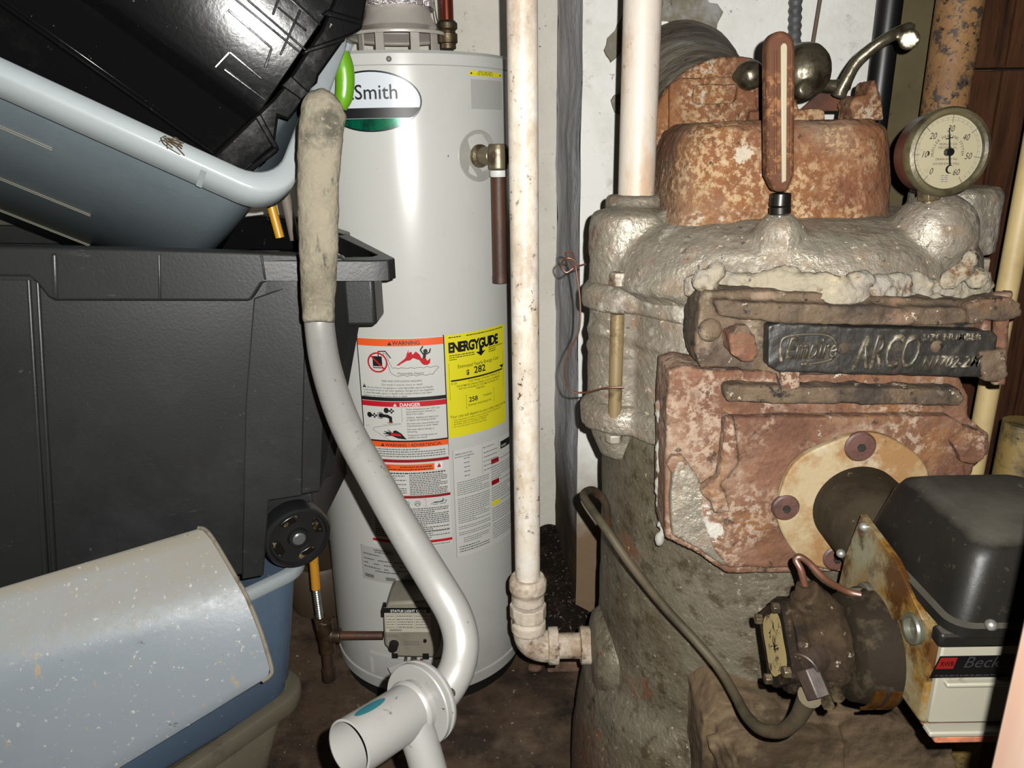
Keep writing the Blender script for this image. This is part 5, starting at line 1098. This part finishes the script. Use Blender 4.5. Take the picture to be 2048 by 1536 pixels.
# --- blue and grey totes underneath
def low_tote(nm, lab, R_, d1, d2, l1, l2, z0, z1_, tap, mb_m, rm_m, rimh, rimo, base_in=0):
    d1 = Vector((*d1, 0)).normalized(); d2 = Vector((*d2, 0)); d2 = (d2-d1*d2.dot(d1)).normalized(); R_ = Vector((*R_, 0))
    t = thing(nm, lab, 'storage tote', (R_.x, R_.y, z0))
    def rr(g, cr, z, n=7):
        out = []
        for cx_, cy_, a in ((g+cr,g+cr,180),(l1-g-cr,g+cr,270),(l1-g-cr,l2-g-cr,0),(g+cr,l2-g-cr,90)):
            for i in range(n+1): t_ = math.radians(a+90*i/n); p = R_+d1*(cx_+cr*math.cos(t_))+d2*(cy_+cr*math.sin(t_)); out.append(V(p.x, p.y, z))
        return out
    obj('body', MB().rings([rr(rimo+tap,.05,z0), rr(rimo+tap-.004,.055,z0+.01), rr(rimo,.06,z1_-.004)], True, True, False), mb_m, t, sharp=60, solid=.003)
    obj('rim', MB().rings([rr(.002,.06,z1_-rimh), rr(0,.06,z1_-rimh*.8), rr(0,.06,z1_-.003), rr(.003,.06,z1_), rr(rimo+.004,.055,z1_), rr(rimo+.004,.055,z1_-.01)], True, False, False), rm_m, t, sharp=60)
    return t
m_bl = mat('blue_plastic', A(90,108,128,1.25), [dict(c=A(72,88,106,1.25), s=4, lo=.45, hi=.7, a=.7), dict(c=A(150,165,180,1.25), s=70, lo=.7, hi=.74)], rough=.35, spec=.4)
m_gy = mat('grey_olive_plastic', A(104,98,82,1.3), [dict(c=A(140,134,112,1.3), s=4, lo=.5, hi=.7, a=.7), dict(c=A(60,58,48,1.25), s=12, lo=.55, hi=.7, a=.6), dict(c=A(180,176,160,1.25), s=80, lo=.71, hi=.74)], rough=.45, spec=.4)
low_tote('blue_tote', 'blue storage tote with milky rim under the wheeled tote and on the grey tote', (-.372,1.245), (-.67,-.74), (-.74,.67), .62, .42, .235, .525, .035, m_bl, m_cl, .022, .012)
low_tote('grey_tote', 'dark grey-olive storage tote standing on the floor at the bottom of the stack', (-.398,1.225), (-.60,-.80), (-.80,.60), .66, .46, 0.0, .265, .06, m_gy, m_gy, .035, .018)
# --- grey-blue upturned bin in front
m_gb = mat('dusty_grey_blue_plastic', A(172,182,189,1.05), [dict(c=A(150,163,173,1.05), s=2.5, lo=.45, hi=.7, a=.5), dict(t='up', c=A(192,184,166,1.05), s=60, lo=.62, hi=1.0, w=.40, a=.9, r=.9),
    dict(c=A(225,205,178,.95), s=30, lo=.67, hi=.69, st=(1.6,1.6,.5)), dict(c=A(60,62,60,.95), s=26, lo=.70, hi=.74, a=.6), dict(c=A(240,236,226,1.05), s=110, lo=.67, hi=.69)], rough=.36, bump=[(140,.2,.001)], spec=.3)
rc = [(395,1057,1.07),(408,1060,1.066),(425,1080,1.058),(452,1125,1.035),(470,1156,1.020),(492,1195,1.008),(520,1265,.99),(541,1335,.975),(538,1352,.972),(524,1363,.970),(500,1340,1.0),(400,1120,1.09)]
lc = [(-260,1252,.86),(-258,1256,.857),(-250,1282,.85),(-240,1370,.825),(-232,1422,.81),(-228,1480,.80),(-225,1620,.785),(-225,1760,.77),(-228,1800,.765),(-240,1830,.76),(-255,1760,.79),(-270,1340,.88)]
ra = [P(*q) for q in rc]; la = [P(*q) for q in lc]; n = 14
rs = [[l_.lerp(r_, i/n) for l_, r_ in zip(la, ra)] for i in range(n+1)]
gb = obj('upturned_bin', MB().rings(rs), m_gb, bevel=.004, bang=60, sharp=70)
tag(gb, 'dusty grey-blue plastic bin lying upside down across the totes at lower left', 'bin')
m_dust2 = mat('dusty_lip', A(176,166,146,1.0), [dict(c=A(110,96,74,1.0), s=20, lo=.5, hi=.62)], rough=.9, bump=[(70,.5,.002)])
mb = MB().tube([p+V(.0015,0,.001) for p in ra[:10]], .0032, segs=8, smooth=3); obj('end_lip', mb, m_dust2, gb)
# ------------------------------------------------------------------ gas pipe by the heater
Yp = 1.43
gt_ = thing('gas_pipe', 'yellow and brown gas supply pipe with tee left of the water heater', 'gas pipe', tuple(P(656,1355,Yp)))
m_yl = mat('yellow_coating', A(200,140,36,1.5), [dict(c=A(120,84,40,1.5), s=40, lo=.6, hi=.68)], rough=.5)
m_bp = mat('brown_black_pipe', A(62,46,36,1.5), [dict(c=A(38,30,26,1.5), s=12, lo=.45, hi=.6)], rough=.45, spec=.5, bump=[(60,.4,.002)])
obj('coated_tube', MB().tube([P(622,1040,Yp), P(626,1100,Yp), P(632,1177,Yp)], .0098, segs=20), m_yl, gt_)
a_, b_ = P(632,1175,Yp), P(640,1236,Yp); L_ = (b_-a_).length; n = 14
obj('corrugated_tube', MB().lathe(a_, [(.0085 if i % 2 else .0068, L_*i/(2*n)) for i in range(2*n+1)], b_-a_, 20), m_steel, gt_)
mb = MB().hexnut(P(640,1234,Yp), P(644,1256,Yp), .0165).cyl(P(644,1256,Yp), P(648,1276,Yp), .014).cyl(P(648,1240,Yp), P(656,1302,Yp), .0175).cyl(P(652,1271,Yp), P(682,1271,Yp), .0165)
obj('tee', mb, mat('old_brass_tee', A(84,66,46,1.5), [dict(c=A(56,42,30,1.5), s=20, lo=.45, hi=.6)], rough=.4, metal=.5), gt_, remesh=.0015)
obj('drip_leg', MB().cyl(P(655,1300,Yp), P(658,1350,Yp), .0125).cyl(P(658,1338,Yp), P(659,1357,Yp), .0155, segs=20), m_bp, gt_)
obj('branch_pipe', MB().cyl(P(680,1271,Yp), P(766,1271,Yp+.0), .0095), m_rustpipe, gt_)
pc_ = PZ(628,1236,0); tag(obj('round_pot', MB().lathe((pc_.x+.02,pc_.y+.05,0), [(.06,0),(.085,.02),(.095,.06),(.095,.16),(.088,.17),(.08,.168)], segs=40), mat('dark_brown_pot', A(58,46,34,1.9), rough=.6)), 'dark brown round pot on the floor behind the yellow gas pipe', 'pot')
c0 = PZ(1095,1345,0); c1 = PZ(1175,1345,0)
tag(obj('floor_block', MB().box((c0.x,c0.y,0), (c1.x+.04,c0.y+.06,.028)), mat('dusty_brick', A(98,74,58,1.95), [dict(c=A(60,44,34,1.95), s=12, lo=.45, hi=.65)], rough=.9), remesh=.003, disp=.006, dscale=.02), 'low dusty block lying on the floor behind the white elbow', 'block')
tag(obj('small_stone', MB().ball(PZ(1070,1335,.008), .014, sc=(1.3,1,.7)), mat('stone', A(88,66,52,1.9), rough=.9), remesh=.002, disp=.004, dscale=.01), 'small brown stone on the floor between heater and low block', 'stone')
# ------------------------------------------------------------------ grey tube arm in front
m_am = mat('silver_grey_paint', A(206,204,198,.82), [dict(c=A(160,154,142,.82), s=10, lo=.55, hi=.72, a=.6), dict(c=A(112,72,44,.72), s=60, lo=.68, hi=.71, m=(7,.46,.58)), dict(c=A(60,56,50,.72), s=100, lo=.72, hi=.75)], rough=.38, metal=.15, spec=.5, bump=[(120,.15,.0006)])
m_fm = mat('worn_grey_foam', A(184,174,152,.92), [dict(c=A(132,124,106,.9), s=9, lo=.45, hi=.65, a=.8), dict(c=A(92,94,84,.8), s=7, lo=.52, hi=.62, a=.8), dict(c=A(206,190,162,.85), s=160, lo=.58, hi=.62, a=.8), dict(c=A(70,66,56,.8), s=50, lo=.64, hi=.72, st=(1,1,.4), a=.7)], rough=.95, bump=[(120,.9,.003),(25,.5,.004)], spec=.1)
arm = thing('exercise_arm', 'bent silver-grey tube arm with worn foam grip leaning from totes to floor', 'exercise equipment arm', tuple(P(860,1560,.57)))
path = [(636,600,.79),(640,660,.78),(650,725,.76),(672,800,.73),(702,872,.70),(745,950,.67),(790,1030,.64),(835,1105,.615),(878,1175,.59),(908,1228,.575),(922,1280,.56),(916,1330,.55),(898,1368,.542),(880,1392,.538)]
KA = 1.15
obj('bent_tube', MB().tube([P(q[0],q[1],q[2]*KA) for q in path], [.0158*KA]*len(path), segs=40, smooth=6), m_am, arm)
gpts = [(662,186,.80,14),(657,196,.80,33),(648,222,.80,45),(640,300,.80,43.5),(637,400,.80,41),(637,500,.795,38.5),(636,600,.79,34),(637,646,.785,31)]
ps = [P(x, y, Y_*1.12) for x, y, Y_, r in gpts]; rad = [r*(p-O_).dot(FW)/F for p, (_, _, _, r) in zip(ps, gpts)]
gm = MB().tube(ps, rad, segs=40, smooth=5)
gc_ = sum(ps, Vector())/len(ps)
for i, q in enumerate(gm.v): gm.v[i] = V(q.x, gc_.y+(q.y-gc_.y)*.72, q.z)      # the foam has worn flat
obj('foam_grip', gm, m_fm, arm, remesh=.0028, disp=.0035, dscale=.02, label='worn grey foam grip')
# hub: flange disc with welded tubes
ca_ = P(868,1398,.535*KA); cb_ = P(700,1500,.465*KA); hd = (cb_-ca_).normalized()
dcn = P(838,1408,.525*KA)
m_hub = m_am
obj('hub_tube', MB().lathe(dcn, [(.0225*KA,0),(.0225*KA,(P(698,1497,.462*KA)-dcn).length),(.0208*KA,(P(698,1497,.462*KA)-dcn).length+.0006),(.0205*KA,(P(698,1497,.462*KA)-dcn).length-.02),(.0205*KA,.01)], (P(698,1497,.462*KA)-dcn), 56, cap=False), m_am, arm, sharp=30)
hd = (P(698,1497,.462*KA)-dcn).normalized()
obj('flange_disc', MB().lathe(dcn-hd*.010, [(.016*KA,0),(.034*KA,0),(.035*KA,.0015),(.035*KA,.0045),(.0335*KA,.0055),(.0335*KA,.0075),(.035*KA,.0085),(.035*KA,.013),(.034*KA,.014),(.023*KA,.014)], hd, 64), m_am, arm, sharp=40)
s0 = P(800,1440,.50); obj('side_tube', MB().tube([P(822,1432,.508*KA), P(846,1500,.50*KA), P(868,1580,.49*KA)], .0150*KA, segs=36, smooth=3), m_am, arm)
mb = MB().lathe(dcn+hd*.013, [(.0245*KA,0),(.0235*KA,.003),(.0225*KA,.004)], hd, 48); obj('weld_bead', mb, m_am, arm)
m_hole = flat('rusty_hole', (90,66,48), .62, .8)
for px, py in ((899,1388),(872,1402)): c_ = P(px,py,.520*KA); obj('bolt_hole', MB().cyl(c_+hd*.004, c_-hd*.004, .0042, segs=16), m_hole, arm)
tl = P(748,1428,.478)
mb = MB(); up_ = (V(0,0,1)-hd*hd.z).normalized(); sd_ = hd.cross(up_)
def onhub(s_, a): return dcn+hd*s_+(up_*math.cos(a)+sd_*math.sin(a))*.0229*KA
sgn = 1 if (sd_).dot(V(1,0,0)) > 0 else -1
pts2 = [(.040,-.30),(.055,-.42),(.072,-.35),(.076,-.15),(.066,0.0),(.048,-.05)]
vs_ = []; fs_ = []
for i in range(9):
    for j in range(9):
        u = i/8*2-1; v = j/8*2-1; uu = u*math.sqrt(1-v*v/2); vv = v*math.sqrt(1-u*u/2); vs_.append(onhub((.056+uu*.016)*KA, sgn*(-.12)+vv*.20))
for i in range(8):
    for j in range(8): fs_.append((i*9+j, (i+1)*9+j, (i+1)*9+j+1, i*9+j+1))
obj('turquoise_sticker', MB().add(vs_, fs_), mat('turquoise', A(30,170,185,.6), rough=.4), arm, sharp=180)

# soot heap in the corner of the chimney niche
mb = MB(); c_ = PZ(1120,1200,0); g = 26; vs_ = []; fs_ = []
for j in range(g+1):
    for i in range(g+1):
        x_ = c_.x+(i/g-.5)*.26; y_ = 1.62+(j/g)*.60; rr_ = ((i/g-.5)*2)**2+((j/g-.75)*1.4)**2
        vs_.append(V(x_, y_, max(-.002, .085*(1-rr_)+noise.noise(V(x_*14,y_*14,0))*.02*(1-rr_))))
for j in range(g):
    for i in range(g): k = j*(g+1)+i; fs_.append((k, k+1, k+g+2, k+g+1))
hp_ = obj('soot_heap', MB().add(vs_, fs_), mat('black_soot', A(24,20,17,2.0), [dict(c=A(120,108,94,2.0), s=90, lo=.64, hi=.67), dict(c=A(48,38,30,2.0), s=14, lo=.5, hi=.65)], rough=.95, bump=[(60,.9,.006)], spec=.1), kind='stuff', sharp=180)
tag(hp_, 'black heap of soot and grit in the corner behind the white return pipe', 'soot')
